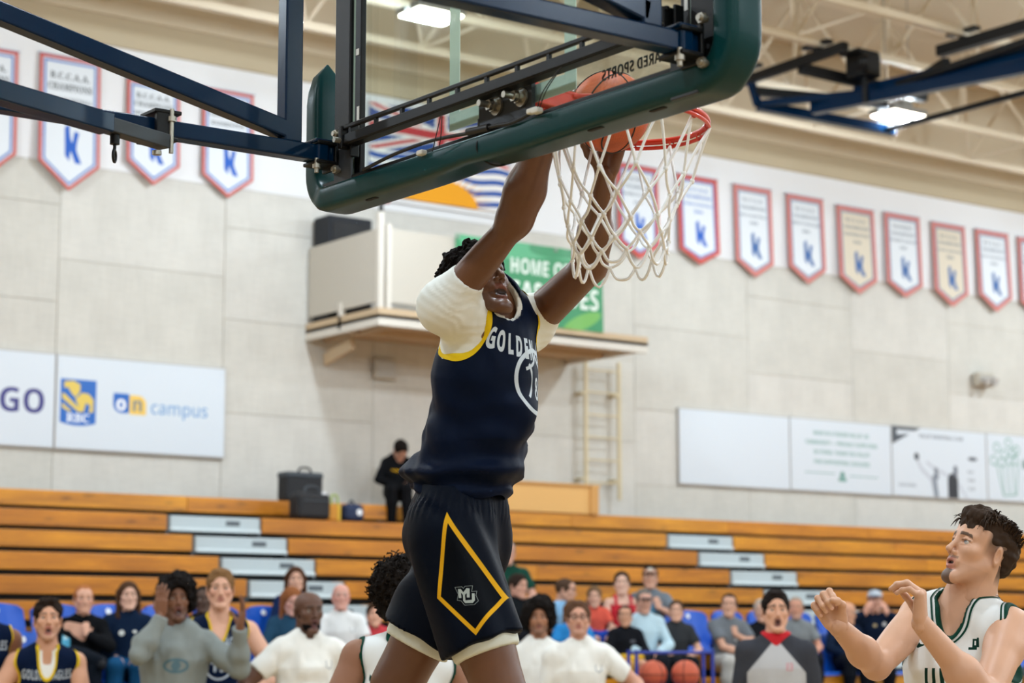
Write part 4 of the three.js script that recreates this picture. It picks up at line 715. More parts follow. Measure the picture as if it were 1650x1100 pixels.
// skin of trunk and limbs from joints J
function bodyPrims(J, s = 1, o = {}) {
  const P = [], C = (seg, a, b, ra, rb, k, x = {}) => P.push({ seg, a, b, ra: ra * s, rb: rb * s, k: k * s, ...x }), n = J.front, np = J.pfront ?? n, f = o.fat ?? 1, m = o.arm ?? 1;
  C('pelvis', A3(J.hL, J.hR, 0.5), J.pelvis, 0.15 * f, 0.15 * f, 0.05, { n: np, q: 0.7 });
  C('abdomen', J.pelvis, J.waist, 0.15 * f, 0.137 * f, 0.05, { n, q: 0.68 }); C('chest', J.waist, J.chest, 0.137 * f, 0.16 * (0.5 + f / 2), 0.05, { n, q: 0.66 });
  C('chest', J.chest, A3(J.sL, J.sR, 0.5), 0.155, 0.1, 0.05, { n, q: 0.66 });
  const mid = A3(J.sL, J.sR, 0.5);
  for (const k of ['L', 'R']) {
    C('girdle', A3(mid, J['s' + k], 0.3), J['s' + k], 0.068, 0.058, 0.04); C('girdle', J.neck, A3(mid, J['s' + k], 0.75), 0.045, 0.045, 0.04);
    C('uarm', J['s' + k], J['e' + k], 0.056 * m, 0.041 * m, 0.03, { bulge: 0.006 * m * s, side: k }); C('farm', J['e' + k], A3(J['e' + k], J['w' + k], 0.35), 0.041 * m, 0.044 * m, 0.025, { side: k }); C('farm', A3(J['e' + k], J['w' + k], 0.35), J['w' + k], 0.044 * m, 0.0285, 0.03, { side: k });
    C('thigh', J['h' + k], J['k' + k], 0.088 * f, 0.058, 0.05, { side: k, bulge: 0.008 * s }); C('calf', J['k' + k], A3(J['k' + k], J['a' + k], 0.35), 0.056, 0.058, 0.03, { side: k }); C('calf', A3(J['k' + k], J['a' + k], 0.35), J['a' + k], 0.058, 0.036, 0.03, { side: k });
    const toe = J['t' + k] ?? add3(J['a' + k], comb([np, 0.15 * s], [[0, 1, 0], -0.05 * s])); C('foot', A3(J['a' + k], toe, -0.2), toe, 0.036, 0.03, 0.02, { side: k });
  }
  C('neck', A3(J.neck, mid, 0.4), A3(J.neck, J.head, 0.55), 0.064, 0.058, 0.03);
  return P;
}
const SKIN = {};
function skinMat(r = 0.5) { const k = 'r' + r; return SKIN[k] ??= new THREE.MeshPhysicalMaterial({ vertexColors: true, roughness: r, name: 'skin', sheen: 0.15, sheenRoughness: 0.5 }); }
const CLOTH = {};
const weave = dataTex(128, 128, (u, v) => { const k = 128 + 90 * Math.sin(u * 128 * Math.PI) * Math.sin(v * 128 * Math.PI) + 40 * (vnoise(u * 64, v * 64) - 0.5); return [k, k, k]; }, false);
function cloth(hex, r = 0.8) { const k = hex + '_' + r; return CLOTH[k] ??= new THREE.MeshPhysicalMaterial({ color: hex, roughness: r, name: 'cloth', specularIntensity: 0.16 }); }
const folds = (amp, fr, seed0 = 0) => (x, y, z) => amp * (n3(x * fr + seed0, y * fr * 0.55, z * fr + 5) + 0.5 * n3(x * fr * 2.1, y * fr * 1.3 + seed0, z * fr * 2.1));
// a garment: chosen body segments let out by g, cut flat at cuffs and hems, minus holes
function garment(prims, list, cell, fold, holes = [], extra = []) {
  const P = [...extra];
  for (const it of list) for (const p of prims) if (p.seg === it.seg && (!it.side || p.side === it.side)) {
    const q = { ...p, ra: p.ra + it.g, rb: p.rb + (it.g1 ?? it.g), k: it.k ?? p.k * 1.2 };
    if (it.to !== undefined && it.part !== 'skip') { q.b = A3(p.a, p.b, it.to); q.rb = p.ra + (p.rb - p.ra) * it.to + (it.g1 ?? it.g); q.cap = 1; }
    if (it.flat) q.cap = 1; if (it.flat0) q.cap0 = 1;
    P.push(q);
  }
  for (const h of holes) P.push({ sub: 1, k: 0.008, ...h });
  const F = new Field(P, cell); if (fold) F.warp(fold); return F.mesh();
}

const capsDist = (h, p) => { const d = sub3(h.b, h.a), t = Math.max(0, Math.min(1, dot3(sub3(p, h.a), d) / (dot3(d, d) || 1e-9))); return len3(sub3(p, add3(h.a, mul3(d, t)))) - (h.ra + (h.rb - h.ra) * t); };
function nails(tips, hex, s = 1) { return tips.map(([p, dir, dor, t]) => { const g = new THREE.SphereGeometry(1, 8, 6).scale(0.0052 * s, 0.0018 * s, 0.0068 * s), c = add3(p, comb([dor, 0.0052 * s], [dir, -0.002 * s])); return paint(place(g, c, { x: nrm3(crs3(dor, dir)), y: dor, z: dir }), lin(hex)); }); }
function addBody(t, J, o) {
  const prims = bodyPrims(J, o.s, o), sk = lin(o.skin), tone = o.mottle ? (x, y, z) => { const k = 1 + o.mottle * n3(x * 22, y * 22, z * 22); return [sk[0] * k, sk[1] * k, sk[2] * k]; } : sk;
  const geos = [new Field([...prims, ...(o.extraSkin || [])], o.cell).mesh(tone)];
  geos.push(place(makeHead(o.head, o.headCell), J.head, o.hb, o.hs ?? o.s));
  for (const k of ['L', 'R']) { const h = o.hand?.[k]; if (!h) continue; const hp = handPrims(J['w' + k], h.d, h.n, k === 'R', { s: o.s, ...h }); geos.push(new Field(hp, o.handCell ?? o.headCell).mesh(tone)); if (o.nail) geos.push(...nails(hp.tips, o.nail, o.s)); }
  const m = mesh('body', joinColored(geos), skinMat(o.rough ?? 0.5), t);
  if (o.hair) { const F = new Field(hairPrims(o.hair, o.head), o.hairCell ?? o.headCell); mesh('hair', place(F.mesh(), J.head, o.hb, o.hs ?? o.s), cloth(o.head.hairColor ?? 0x1c1410, 0.75), t); }
  return prims;
}
const VW = (r, u, t) => [r * Math.sin(WALL_ANGLE) - t * Math.cos(WALL_ANGLE), u, r * Math.cos(WALL_ANGLE) + t * Math.sin(WALL_ANGLE)];       // right, up, towards the baseline photographer -> world direction
const local = (J, b) => Object.fromEntries(Object.entries(J).map(([k, v]) => [k, sub3(v, b)]));

// ---------- the dunking player ----------
{
  const base = [3.7, 0.9, -5.2], t = thing('person', 'leaping player in navy jersey and shorts dunking the ball with both arms raised', 'person', base);
  const J = local({ hR: [3.615, 1.851, -5.214], hL: [3.798, 1.861, -5.341], pelvis: [3.701, 1.935, -5.261], waist: [3.714, 2.129, -5.23], chest: [3.727, 2.368, -5.177], neck: [3.707, 2.588, -5.14], head: [3.643, 2.624, -5.103], sR: [3.501, 2.54, -5.075], sL: [3.91, 2.532, -5.201], eR: [3.564, 2.758, -4.813], wR: [3.562, 3.0, -4.652], eL: [3.917, 2.681, -4.892], wL: [3.835, 2.93, -4.71], kR: [3.71, 1.395, -5.074], aR: [3.811, 0.98, -5.328], kL: [3.62, 1.41, -5.5], aL: [3.7, 0.99, -5.9] }, base);
  const left = VW(0.57, 0, -0.82), front = VW(0.82, 0, 0.57), side = mul3(left, -1); J.front = front; J.pfront = front;
  const B = [3.745, 3.072, -4.585], ball = sub3(B, base), hb = basis(VW(0.62, 0.42, 0.66), VW(-0.33, 0.87, -0.37));
  const tR = nrm3(sub3(sub3([3.665, 3.168, -4.515], base), J.wR)), head = { skin: 0x69432b, lip: 0x7c463a, hairColor: 0x17120f, open: 0.024, mw: 1.3, jaw: 1.05, look: [0.1, 0.35, 1], beard: (x, y, z) => y < -0.07 && z > 0.02 ? 0.25 : 0 };
  const s = 1.1, prims = addBody(t, J, { s, skin: 0x69432b, mottle: 0.06, cell: 0.009, headCell: 0.0032, handCell: 0.004, fat: 0.92, arm: 0.86, rough: 0.38, head, hb, hs: 1.04, hand: { R: { d: tR, n: sub3(ball, J.wR), curl: 0.16, spread: 0.16 }, L: { d: nrm3(comb([[0.02, 0.9, 0.3], 1])), n: sub3(ball, J.wL), curl: 0.14, spread: 0.16 } },
    extraSkin: [{ a: A3(J.eR, J.wR, 0.1), b: A3(J.eR, J.wR, 0.4), ra: 0.057, rb: 0.056, k: 0.03 }, { a: A3(J.eR, J.wR, 0.4), b: A3(J.eR, J.wR, 0.85), ra: 0.054, rb: 0.038, k: 0.03 }, { a: A3(J.eL, J.wL, 0.05), b: A3(J.eL, J.wL, 0.4), ra: 0.05, rb: 0.052, k: 0.03 }, { a: A3(J.sL, J.eL, 0.3), b: J.eL, ra: 0.054, rb: 0.046, k: 0.03 }, { a: A3(J.kL, J.hL, -0.02), b: A3(J.kL, J.hL, 0.06), ra: 0.069, rb: 0.068, k: 0.03 }, { a: A3(J.kR, J.hR, 0), b: A3(J.kR, J.hR, 0.5), ra: 0.075, rb: 0.1, k: 0.03 }, { a: A3(J.kL, J.hL, 0), b: A3(J.kL, J.hL, 0.5), ra: 0.072, rb: 0.095, k: 0.03 }] });
  const hf = new Field(hairPrims('curly', head).map(p => p.noise ? { ...p, r3: p.r3 && p.r3.map(v => v - 0.015) } : p), 0.0042).warp((x, y, z) => -0.006 * Math.max(0, n3(x * 95, y * 95, z * 95)) - 0.004 * n3(x * 160, y * 160, z * 160));
  mesh('hair', place(hf.mesh(), J.head, hb, 1.02), cloth(0x15110f, 0.8), t);
  // white compression shirt
  const neckHole = { a: comb([J.neck, 1], [front, 0.03], [[0, 1, 0], -0.045]), b: comb([J.head, 1], [front, 0.05]), ra: 0.078, rb: 0.1 };
  const pull = (x, y, z) => { const p = [x, y, z]; let d = 0; for (const k of ['L', 'R']) { const u = nrm3(sub3(J['e' + k], J['s' + k])), w = sub3(p, J['s' + k]), q = dot3(w, u), r = len3(sub3(w, mul3(u, q))); d += Math.exp(-q * q * 60) * Math.sin((dot3(w, front) * 0.7 + y * 1.1) * 170 + 6 * n3(x * 18, y * 14, z * 14)) * 0.0011 * Math.exp(-r * r * 40); } return d; };
  mesh('undershirt', garment(prims, [{ seg: 'chest', g: 0.014 }, { seg: 'girdle', g: 0.02 }, { seg: 'uarm', g: 0.009, g1: 0.009, to: 0.36 }], 0.0075, pull, [{ ...neckHole, ra: 0.066, rb: 0.09 }]), cloth(0xe9ece6, 0.6), t);
  // jersey
  const at = (o, r, u, n) => add3(o, comb([left, r], [[0, 1, 0], u], [front, n]));
  const holes = [{ a: at(J.sR, -0.05, 0.09, 0.04), b: at(J.sR, 0.0, -0.045, 0.03), ra: 0.125, rb: 0.115 }, { a: at(J.sL, 0.02, 0.1, 0.05), b: at(J.sL, -0.005, -0.035, 0.045), ra: 0.1, rb: 0.1 }, { a: at(J.sR, -0.01, -0.05, 0.02), b: at(J.sR, -0.03, -0.05, -0.12), ra: 0.11, rb: 0.11 }];
  const jf = (x, y, z) => {
    const w = [x - J.waist[0], y - J.waist[1], z - J.waist[2]], lo = Math.exp(-((w[1] + 0.1) ** 2) * 40);
    return Math.max(0, J.pelvis[1] + 0.11 - y) * 0.55 - 0.008 * lo * (1 + n3(x * 9, y * 20, z * 9)) - 0.009 * lo * Math.sin(y * 85 + 5 * n3(x * 6, y * 6, z * 6)) + 0.007 * n3(x * 10 + 3, y * 7, z * 10) + 0.004 * n3(x * 24, y * 10, z * 24) + 0.0055 * (0.4 + Math.abs(n3(x * 4 + 9, y * 4, z * 4))) * Math.sin((dot3(w, front) * 1.0 + y * 0.9) * 46 + 4 * n3(x * 5, y * 5, z * 5));
  };
  const back = mul3(front, -1);
  let jg = garment(prims, [{ seg: 'pelvis', g: 0.022 }, { seg: 'abdomen', g: 0.022 }, { seg: 'chest', g: 0.021 }, { seg: 'girdle', g: 0.025 }], 0.0075, jf, [neckHole, ...holes], [{ c: comb([J.pelvis, 1], [[0, 1, 0], 0.125], [back, 0.06], [side, 0.03]), r3: [0.115, 0.06, 0.115], k: 0.05 }, { a: comb([J.waist, 1], [[0, 1, 0], 0.0], [front, 0.05]), b: comb([J.pelvis, 1], [[0, 1, 0], 0.03], [front, 0.05]), ra: 0.12, rb: 0.12, k: 0.05 }, { a: comb([J.chest, 1], [front, 0.05], [[0, 1, 0], -0.12]), b: comb([J.chest, 1], [front, 0.045], [[0, 1, 0], 0.06]), ra: 0.12, rb: 0.1, k: 0.05 }]);
  const hem = p => p[1] - (J.pelvis[1] + 0.05 + 0.02 * Math.sin(p[0] * 40) * 0.4 - 0.1 * (dot3(sub3(p, J.pelvis), front)) * 0.6);
  jg = clip(jg, hem);
  const NAVY = '#031028', jm = cloth(0x031028, 0.55);
  mesh('jersey', jg, jm, t);
  const armR = p => Math.min(capsDist(holes[0], p), capsDist(holes[2], p)), armL = p => capsDist(holes[1], p);
  for (const f of [armR, armL]) mesh('armhole_trim', clip(clip(jg, p => 0.0125 - f(p), 0), p => f(p) + 0.006, 0.0035), cloth(0xe8c51e, 0.6), t);
  const co = at(J.chest, 0.06, -0.02, 0.12), ctex = canvasTex(768, 768, (g, W, H) => {                        // 0.5 m square
    g.fillStyle = NAVY; g.fillRect(0, 0, W, H); const px = W / 0.5, C = '#cdd9e2', cx = W / 2, cy = H / 2 + 0.016 * px;
    const word = 'GOLDEN EAGLES', tw = 0.40; g.fillStyle = C; g.textAlign = 'center'; g.textBaseline = 'middle';
    for (let i = 0; i < word.length; i++) { const q = (i + 0.5) / word.length - 0.5; g.save(); g.translate(cx + q * tw * px, cy - (0.125 + 0.1 * q * q * 1.2 - 0.03) * px); g.rotate(-q * 0.12); g.scale(0.58, 1.3); g.font = `bold ${0.066 * px}px sans-serif`; g.fillText(word[i], 0, 0); g.strokeStyle = C; g.lineWidth = 0.003 * px; g.strokeText(word[i], 0, 0); g.restore(); }
    g.strokeStyle = C; g.lineWidth = 0.014 * px; g.beginPath(); g.ellipse(cx - 0.01 * px, cy, 0.1 * px, 0.098 * px, 0, 0, 7); g.stroke(); g.lineWidth = 0.011 * px;
    g.beginPath(); g.arc(cx - 0.11 * px, cy, 0.075 * px, -0.75, 0.75); g.stroke(); g.beginPath(); g.arc(cx + 0.11 * px, cy, 0.075 * px, Math.PI - 0.75, Math.PI + 0.75); g.stroke(); g.beginPath(); g.moveTo(cx - 0.07 * px, cy - 0.035 * px); g.quadraticCurveTo(cx - 0.02 * px, cy - 0.05 * px, cx, cy - 0.088 * px); g.stroke(); g.beginPath(); g.moveTo(cx + 0.07 * px, cy - 0.035 * px); g.quadraticCurveTo(cx + 0.02 * px, cy - 0.05 * px, cx, cy - 0.088 * px); g.stroke();
    g.fillStyle = NAVY; g.fillRect(cx - 0.035 * px, cy - 0.028 * px, 0.07 * px, 0.095 * px); g.fillStyle = C; g.save(); g.translate(cx, cy + 0.022 * px); g.scale(0.72, 1.15); g.font = `bold ${0.085 * px}px sans-serif`; g.fillText('8', 0, 0); g.restore();
  });
  const patch = planarUV(clip(jg, (p, n) => { const d = sub3(p, co); return Math.min(dot3(n, front) + 0.25, 0.24 - Math.abs(dot3(d, left)), 0.2 - Math.abs(d[1]), 0.1 + dot3(d, front), capsDist(neckHole, p) - 0.004, ...holes.map(h => capsDist(h, p) - 0.004)); }, 0.0016), co, left, [0, 1, 0], 0.5, 0.5);
  mesh('jersey_print', patch, new THREE.MeshPhysicalMaterial({ map: ctex, roughness: 0.55, specularIntensity: 0.16, name: 'jersey_print' }), t);
  // shorts, tights
  mesh('tights', garment(prims, [{ seg: 'thigh', g: 0.01, to: 0.7 }], 0.009, null, [], ['R', 'L'].map(k => ({ a: A3(J['h' + k], J['k' + k], 0.3), b: A3(J['h' + k], J['k' + k], k === 'R' ? 0.755 : 0.735), ra: 0.11, rb: k === 'R' ? 0.094 : 0.1, k: 0.02, cap: 1 }))), cloth(0xdfe3d8, 0.6), t);
  const sfold = (x, y, z) => 0.006 * n3(x * 9 + 8, y * 5, z * 9) + 0.004 * Math.max(0, (y - J.pelvis[1] + 0.04) / 0.06) * Math.min(1, Math.max(0, (J.pelvis[1] + 0.06 - y) / 0.06)) * Math.sin(Math.atan2(dot3([x - J.pelvis[0], 0, z - J.pelvis[2]], front), dot3([x - J.pelvis[0], 0, z - J.pelvis[2]], left)) * 46) + 0.004 * Math.sin(x * 60 + y * 22 + 3 * n3(x * 4, y * 4, z * 4));
  let sg = garment(prims, [{ seg: 'pelvis', g: 0.012 }, { seg: 'abdomen', g: -0.002, to: 0.3 }], 0.0085, sfold, [], [...['R', 'L'].map(k => ({ a: J['h' + k], b: A3(J['h' + k], J['k' + k], k === 'R' ? 0.7 : 0.68), ra: 0.128, rb: k === 'R' ? 0.13 : 0.138, k: 0.06, cap: 1 })), { c: comb([J.pelvis, 1], [back, 0.06], [[0, 1, 0], -0.05]), r3: [0.14, 0.13, 0.12], k: 0.06 }]);
  mesh('shorts', sg, cloth(0x020a1a, 0.55), t);
  const s2 = nrm3(comb([side, 1], [front, 0.35])), u2 = crs3([0, 1, 0], s2), so = sub3([3.538, 1.691, -5.079], base), stex = canvasTex(768, 768, (g, W, H) => {
    g.fillStyle = '#020a1a'; g.fillRect(0, 0, W, H); const px = W / 0.64, X = u => (u + 0.32) * px, Y = v => (0.36 - v) * px;
    g.strokeStyle = '#e0a81c'; g.lineWidth = 0.0125 * px; g.lineJoin = 'miter'; const D = [[-0.028, 0.219], [-0.047, -0.02], [0.069, -0.123], [0.138, -0.021]]; g.fillStyle = '#01050d'; g.beginPath(); D.forEach(([a, b], i) => i ? g.lineTo(X(a), Y(b)) : g.moveTo(X(a), Y(b))); g.closePath(); g.fill(); g.stroke();
    const q = (c, w, ...p) => { g.beginPath(); p.forEach(([a, b], i) => i ? g.lineTo(X(0.034 + a * 0.031), Y(-0.018 + b * 0.032)) : g.moveTo(X(0.034 + a * 0.031), Y(-0.018 + b * 0.032))); g.closePath(); if (w) { g.strokeStyle = c; g.lineWidth = w * px; g.stroke(); } else { g.fillStyle = c; g.fill(); } };
    q('#8f9a98', 0.0016, [-1, 0.85], [-0.3, 0.9], [-0.15, 0.75], [0, 0.95], [0.7, 1], [0.65, 0.45], [1.1, 0.5], [1.05, 0.1], [1.3, -0.4], [0.95, -0.75], [0, -0.8], [-0.35, -0.4], [-0.75, -0.35], [-0.65, 0.2]);
    q('#aab5b2', 0, [-0.7, 0.7], [-0.4, 0.7], [-0.15, 0.4], [0.15, 0.78], [0.45, 0.75], [0.5, -0.1], [0.2, -0.1], [0.18, 0.3], [-0.1, 0.05], [-0.38, 0.35], [-0.32, -0.15], [-0.6, -0.15]);
    q('#aab5b2', 0, [-0.2, 0.2], [0.02, 0.2], [0.08, -0.35], [0.7, -0.3], [0.66, 0.3], [0.92, 0.3], [1.0, -0.35], [0.8, -0.6], [0.05, -0.62], [-0.15, -0.4]);
  });
  mesh('shorts_print', planarUV(clip(sg, (p, n) => { const d = sub3(p, so); return Math.min(dot3(n, s2) + 0.1, dot3(d, s2) + 0.19, 0.3 - Math.abs(dot3(d, u2)), 0.27 - d[1], d[1] + 0.27); }, 0.0015), add3(so, [0, 0.04, 0]), u2, [0, 1, 0], 0.64, 0.64), new THREE.MeshPhysicalMaterial({ map: stex, roughness: 0.55, specularIntensity: 0.16, name: 'shorts_print' }), t);
  for (const k of ['L', 'R']) mesh('shoe', garment(prims, [{ seg: 'foot', g: 0.012, side: k }], 0.012), cloth(0xe6e6e6, 0.6), t);
}

// ---------- the defender watching from the right ----------
{
  const base = [5.2, 0, -4.55], t = thing('person', 'fair-skinned player in white jersey with green trim, hands raised, looking up at right', 'person', base), s = 1.06;
  const J = local({ head: [5.205, 1.824, -4.495], neck: [5.222, 1.65, -4.563], sR: [5.174, 1.623, -4.73], sL: [5.22, 1.573, -4.39], eR: [4.871, 1.464, -4.642], wR: [4.625, 1.588, -4.564], eL: [4.962, 1.363, -4.279], wL: [4.739, 1.595, -4.328], chest: [5.19, 1.44, -4.57], waist: [5.2, 1.2, -4.58], pelvis: [5.22, 1.06, -4.58], hL: [5.27, 0.98, -4.49], hR: [5.21, 0.98, -4.67], kL: [5.2, 0.54, -4.4], kR: [5.08, 0.54, -4.72], aL: [5.33, 0.09, -4.4], aR: [5.22, 0.09, -4.74] }, base);
  const front = VW(-0.6, 0, 0.8), left = VW(0.8, 0, 0.6); J.front = front; J.pfront = front;
  const hb = basis(VW(-0.84, 0.37, 0.4), VW(0.36, 0.93, -0.05));
  const head = { skin: 0xd3a487, lip: 0xb9796b, hairColor: 0x2a211b, open: 0.008, look: [0.05, 0.3, 1], iris: 0x4a5f6e, nose: 1.04, browW: 0.005, neck: 1.0, beardColor: 0x4a382e,
    beard: (x, y, z) => { const ax = Math.abs(x); if (z > 0.055 && y < -0.088 && ax < 0.021) return 0.9; if (z > 0.06 && y < -0.045 && y > -0.053 && ax < 0.026 && ax > 0.003) return 0.5; return y < -0.06 && z > -0.01 && z < 0.085 && ax > 0.02 ? 0.07 : 0; },
    fade: (x, y, z) => { const ax = Math.abs(x); return ax < 0.078 && ax > 0.04 && z < 0.038 && y > -0.02 ? Math.min(0.8, Math.max(0, (0.038 - z) / 0.02)) * Math.min(1, Math.max(0, (y + 0.02) / 0.05)) : z < -0.045 && y > -0.085 && ax < 0.078 ? Math.min(0.8, (y + 0.085) / 0.04) : 0; } };
  const prims = addBody(t, J, { s, skin: 0xd3a487, mottle: 0.05, cell: 0.008, headCell: 0.0027, handCell: 0.0028, rough: 0.45, nail: 0xe0b09a, head, hb, hs: 1.05, arm: 0.98, hand: { R: { d: VW(-0.5, 0.85, 0.05), n: VW(-0.15, 0.0, 1), curl: [0.8, 0.84, 0.86, 0.86], mcp: 0.44, spread: 0.03, thumb: [0.75, 0.45, 0.5, 0.75] }, L: { d: VW(-0.02, 1, 0.1), n: VW(-0.85, -0.15, -0.3), curl: [0.52, 0.5, 0.48, 0.48], mcp: 0.6, spread: 0.05, thumb: [0.7, 0.5, 0.5, 0.3] } },
    extraSkin: [{ a: A3(J.eL, J.wL, 0.0), b: A3(J.eL, J.wL, 0.35), ra: 0.047, rb: 0.05, k: 0.03 }, { a: A3(J.sL, J.eL, -0.02), b: A3(J.sL, J.eL, 0.25), ra: 0.066, rb: 0.062, k: 0.03 }, { a: A3(J.neck, J.sL, 0.05), b: A3(J.neck, J.sL, 0.6), ra: 0.046, rb: 0.048, k: 0.06 }, { a: A3(J.neck, J.head, -0.55), b: A3(J.neck, J.head, 0.4), ra: 0.066, rb: 0.063, k: 0.06 }] });
  // hair: a dense cap and loose forward locks
  const hm = cloth(0x3a2d24, 0.6), hz = { noise: 0.02, fn: (x, y, z) => 0.005 * n3(x * 60, y * 60, z * 30) + 0.004 * n3(x * 120, y * 60, z * 60) }, hg = place(new Field([
    { c: [0, 0.05, -0.016], r3: [0.078, 0.072, 0.106], k: 0.01, ...hz }, { c: [0, 0.1, 0.04], r3: [0.06, 0.032, 0.058], k: 0.03, ...hz }, { c: [0, 0.1, -0.03], r3: [0.055, 0.026, 0.06], k: 0.03, ...hz }, { c: [0, 0.01, -0.07], r3: [0.068, 0.07, 0.048], k: 0.03, ...hz },
    { c: [0, -0.078, 0.125], r3: [0.08, 0.13, 0.095], k: 0.01, sub: 1 }, { c: [0.11, -0.045, 0.03], r3: [0.055, 0.08, 0.07], k: 0.02, sub: 1 }, { c: [-0.11, -0.045, 0.03], r3: [0.055, 0.08, 0.07], k: 0.02, sub: 1 }, { a: [0, -0.16, 0.02], b: [0, -0.16, -0.2], ra: 0.1, rb: 0.09, k: 0.02, sub: 1 }], 0.0038).mesh(), J.head, hb, 1.05); mesh('hair', hg, hm, t);
  const locks = []; 
  for (let i = 0; i < 620; i++) {
    const a = rr(-1, 1), b = rr(-1, 1), x = a * 0.074, z = -0.1 + (b * 0.5 + 0.5) * 0.158, e = 1 - (x / 0.09) ** 2 - ((z + 0.016) / 0.112) ** 2; if (e <= 0.02) continue;
    const y = 0.05 + 0.075 * Math.sqrt(e) + (z > 0 ? 0.008 : 0), fr = Math.max(0, Math.min(1, (z + 0.03) / 0.08)), l = 0.016 + 0.026 * fr + rr(0, 0.014), c = rr(-0.7, 0.7), lift = 0.1 + 0.42 * rnd();
    const p0 = [x, y - 0.01, z], p1 = [x + 0.35 * l * c + a * 0.008, y + l * lift, z + l * (0.32 - 0.2 * (1 - fr))], p2 = [x + 0.8 * l * c + a * 0.014, y + l * (lift * 0.9 - 1.05 * fr * rr(0.2, 1)), z + l * (0.42 - 0.35 * (1 - fr))];
    const r0 = rr(0.0024, 0.0042), tb = new THREE.TubeGeometry(new THREE.QuadraticBezierCurve3(V(...p0), V(...p1), V(...p2)), 5, r0, 5), P = tb.attributes.position;
    for (let k = 0; k < P.count; k++) { const q = Math.floor(k / 6) / 5, m = A3(A3(p0, p1, q), A3(p1, p2, q), q), sc = 1 - 0.88 * q * q; P.setXYZ(k, m[0] + (P.getX(k) - m[0]) * sc, m[1] + (P.getY(k) - m[1]) * sc, m[2] + (P.getZ(k) - m[2]) * sc); }
    locks.push(tb);
  }
  const lk = mesh('hair_locks', place(merge(locks), J.head, hb, 1.05), hm, t); lk.userData.kind = 'stuff';
  // jersey
  const at = (o, l, u, f) => add3(o, comb([left, l], [[0, 1, 0], u], [front, f])), sh = A3(J.sL, J.sR, 0.5);
  const holes = [{ a: at(J.sL, 0.09, 0.07, 0.0), b: at(J.sL, 0.05, -0.08, 0.005), ra: 0.09, rb: 0.085 }, { a: at(J.sR, -0.09, 0.07, 0.0), b: at(J.sR, -0.05, -0.08, 0.005), ra: 0.09, rb: 0.085 }];
  const vneck = [{ a: A3(J.neck, J.head, -0.8), b: A3(J.neck, J.head, 0.9), ra: 0.082, rb: 0.082 }, { a: at(sh, -0.0, 0.05, 0.03), b: at(sh, 0.0, -0.05, 0.16), ra: 0.078, rb: 0.01 }];
  const jg0 = garment(prims, [{ seg: 'pelvis', g: 0.025 }, { seg: 'abdomen', g: 0.028 }, { seg: 'chest', g: 0.018 }, { seg: 'girdle', g: 0.013 }], 0.007, (x, y, z) => { const w = sub3([x, y, z], J.chest); return 0.004 * n3(x * 12, y * 5, z * 12) + 0.004 * Math.exp(-((w[1] - 0.06) ** 2) * 90) * Math.sin(dot3(w, left) * 75 + w[1] * 14) + 0.003 * Math.sin(dot3(w, left) * 60 - w[1] * 30); }, [...vneck, ...holes]);
  const jg = clip(jg0, p => p[1] - 0.8);
  mesh('jersey', jg, cloth(0xe9edee, 0.6), t);
  const gm = cloth(0x0f3d30, 0.6), nd = p => Math.min(...vneck.map(h => capsDist(h, p)));
  const band = (fn, a, b, nm) => mesh(nm, clip(clip(jg, p => fn(p) - a, 0), p => b - fn(p), 0.003), gm, t);
  band(nd, -0.006, 0.008, 'neck_trim'); band(nd, 0.015, 0.021, 'neck_trim');
  for (const h of holes) { band(p => capsDist(h, p), -0.006, 0.008, 'armhole_trim'); band(p => capsDist(h, p), 0.0135, 0.0185, 'armhole_trim'); }
  const co = at(J.chest, 0, 0.0, 0.1), tex = canvasTex(768, 768, (g, W, H) => {
    g.fillStyle = '#e9edee'; g.fillRect(0, 0, W, H); const px = W / 0.44, cx = W / 2, cy = H / 2; g.fillStyle = '#10352c'; g.strokeStyle = '#10352c';
    g.beginPath(); g.moveTo(cx - 0.1 * px, cy - 0.098 * px); g.quadraticCurveTo(cx - 0.115 * px, cy - 0.078 * px, cx - 0.1 * px, cy - 0.08 * px); g.lineTo(cx - 0.06 * px, cy - 0.094 * px); g.quadraticCurveTo(cx - 0.095 * px, cy - 0.086 * px, cx - 0.1 * px, cy - 0.098 * px); g.fill();
    g.lineWidth = 0.006 * px; g.strokeRect(cx + 0.088 * px, cy - 0.105 * px, 0.012 * px, 0.02 * px); g.fillRect(cx + 0.074 * px, cy - 0.082 * px, 0.026 * px, 0.008 * px); g.fillRect(cx + 0.1 * px, cy - 0.112 * px, 0.008 * px, 0.03 * px);
    g.font = `bold ${0.085 * px}px sans-serif`; g.textAlign = 'center'; g.fillText('UFV', cx, cy + 0.045 * px, 0.2 * px); g.font = `bold ${0.14 * px}px sans-serif`; g.fillText('21', cx, cy + 0.17 * px);
  });
  mesh('jersey_print', planarUV(clip(jg, (p, n) => { const d = sub3(p, co); return Math.min(dot3(n, front) - 0.1, 0.16 - Math.abs(dot3(d, left)), 0.2 - Math.abs(d[1]), dot3(d, front) + 0.1, nd(p) - 0.024, ...holes.map(h => capsDist(h, p) - 0.022)); }, 0.0012), co, left, [0, 1, 0], 0.44, 0.44), new THREE.MeshPhysicalMaterial({ map: tex, roughness: 0.6, specularIntensity: 0.16, name: 'jersey_print' }), t);
  mesh('shorts', garment(prims, [{ seg: 'pelvis', g: 0.02 }, { seg: 'thigh', g: 0.03, g1: 0.05, to: 0.85 }], 0.014), cloth(0xe4e8e8, 0.6), t);
  for (const k of ['L', 'R']) mesh('shoe', garment(prims, [{ seg: 'foot', g: 0.012, side: k }], 0.012), cloth(0xe6e6e6, 0.6), t);
}

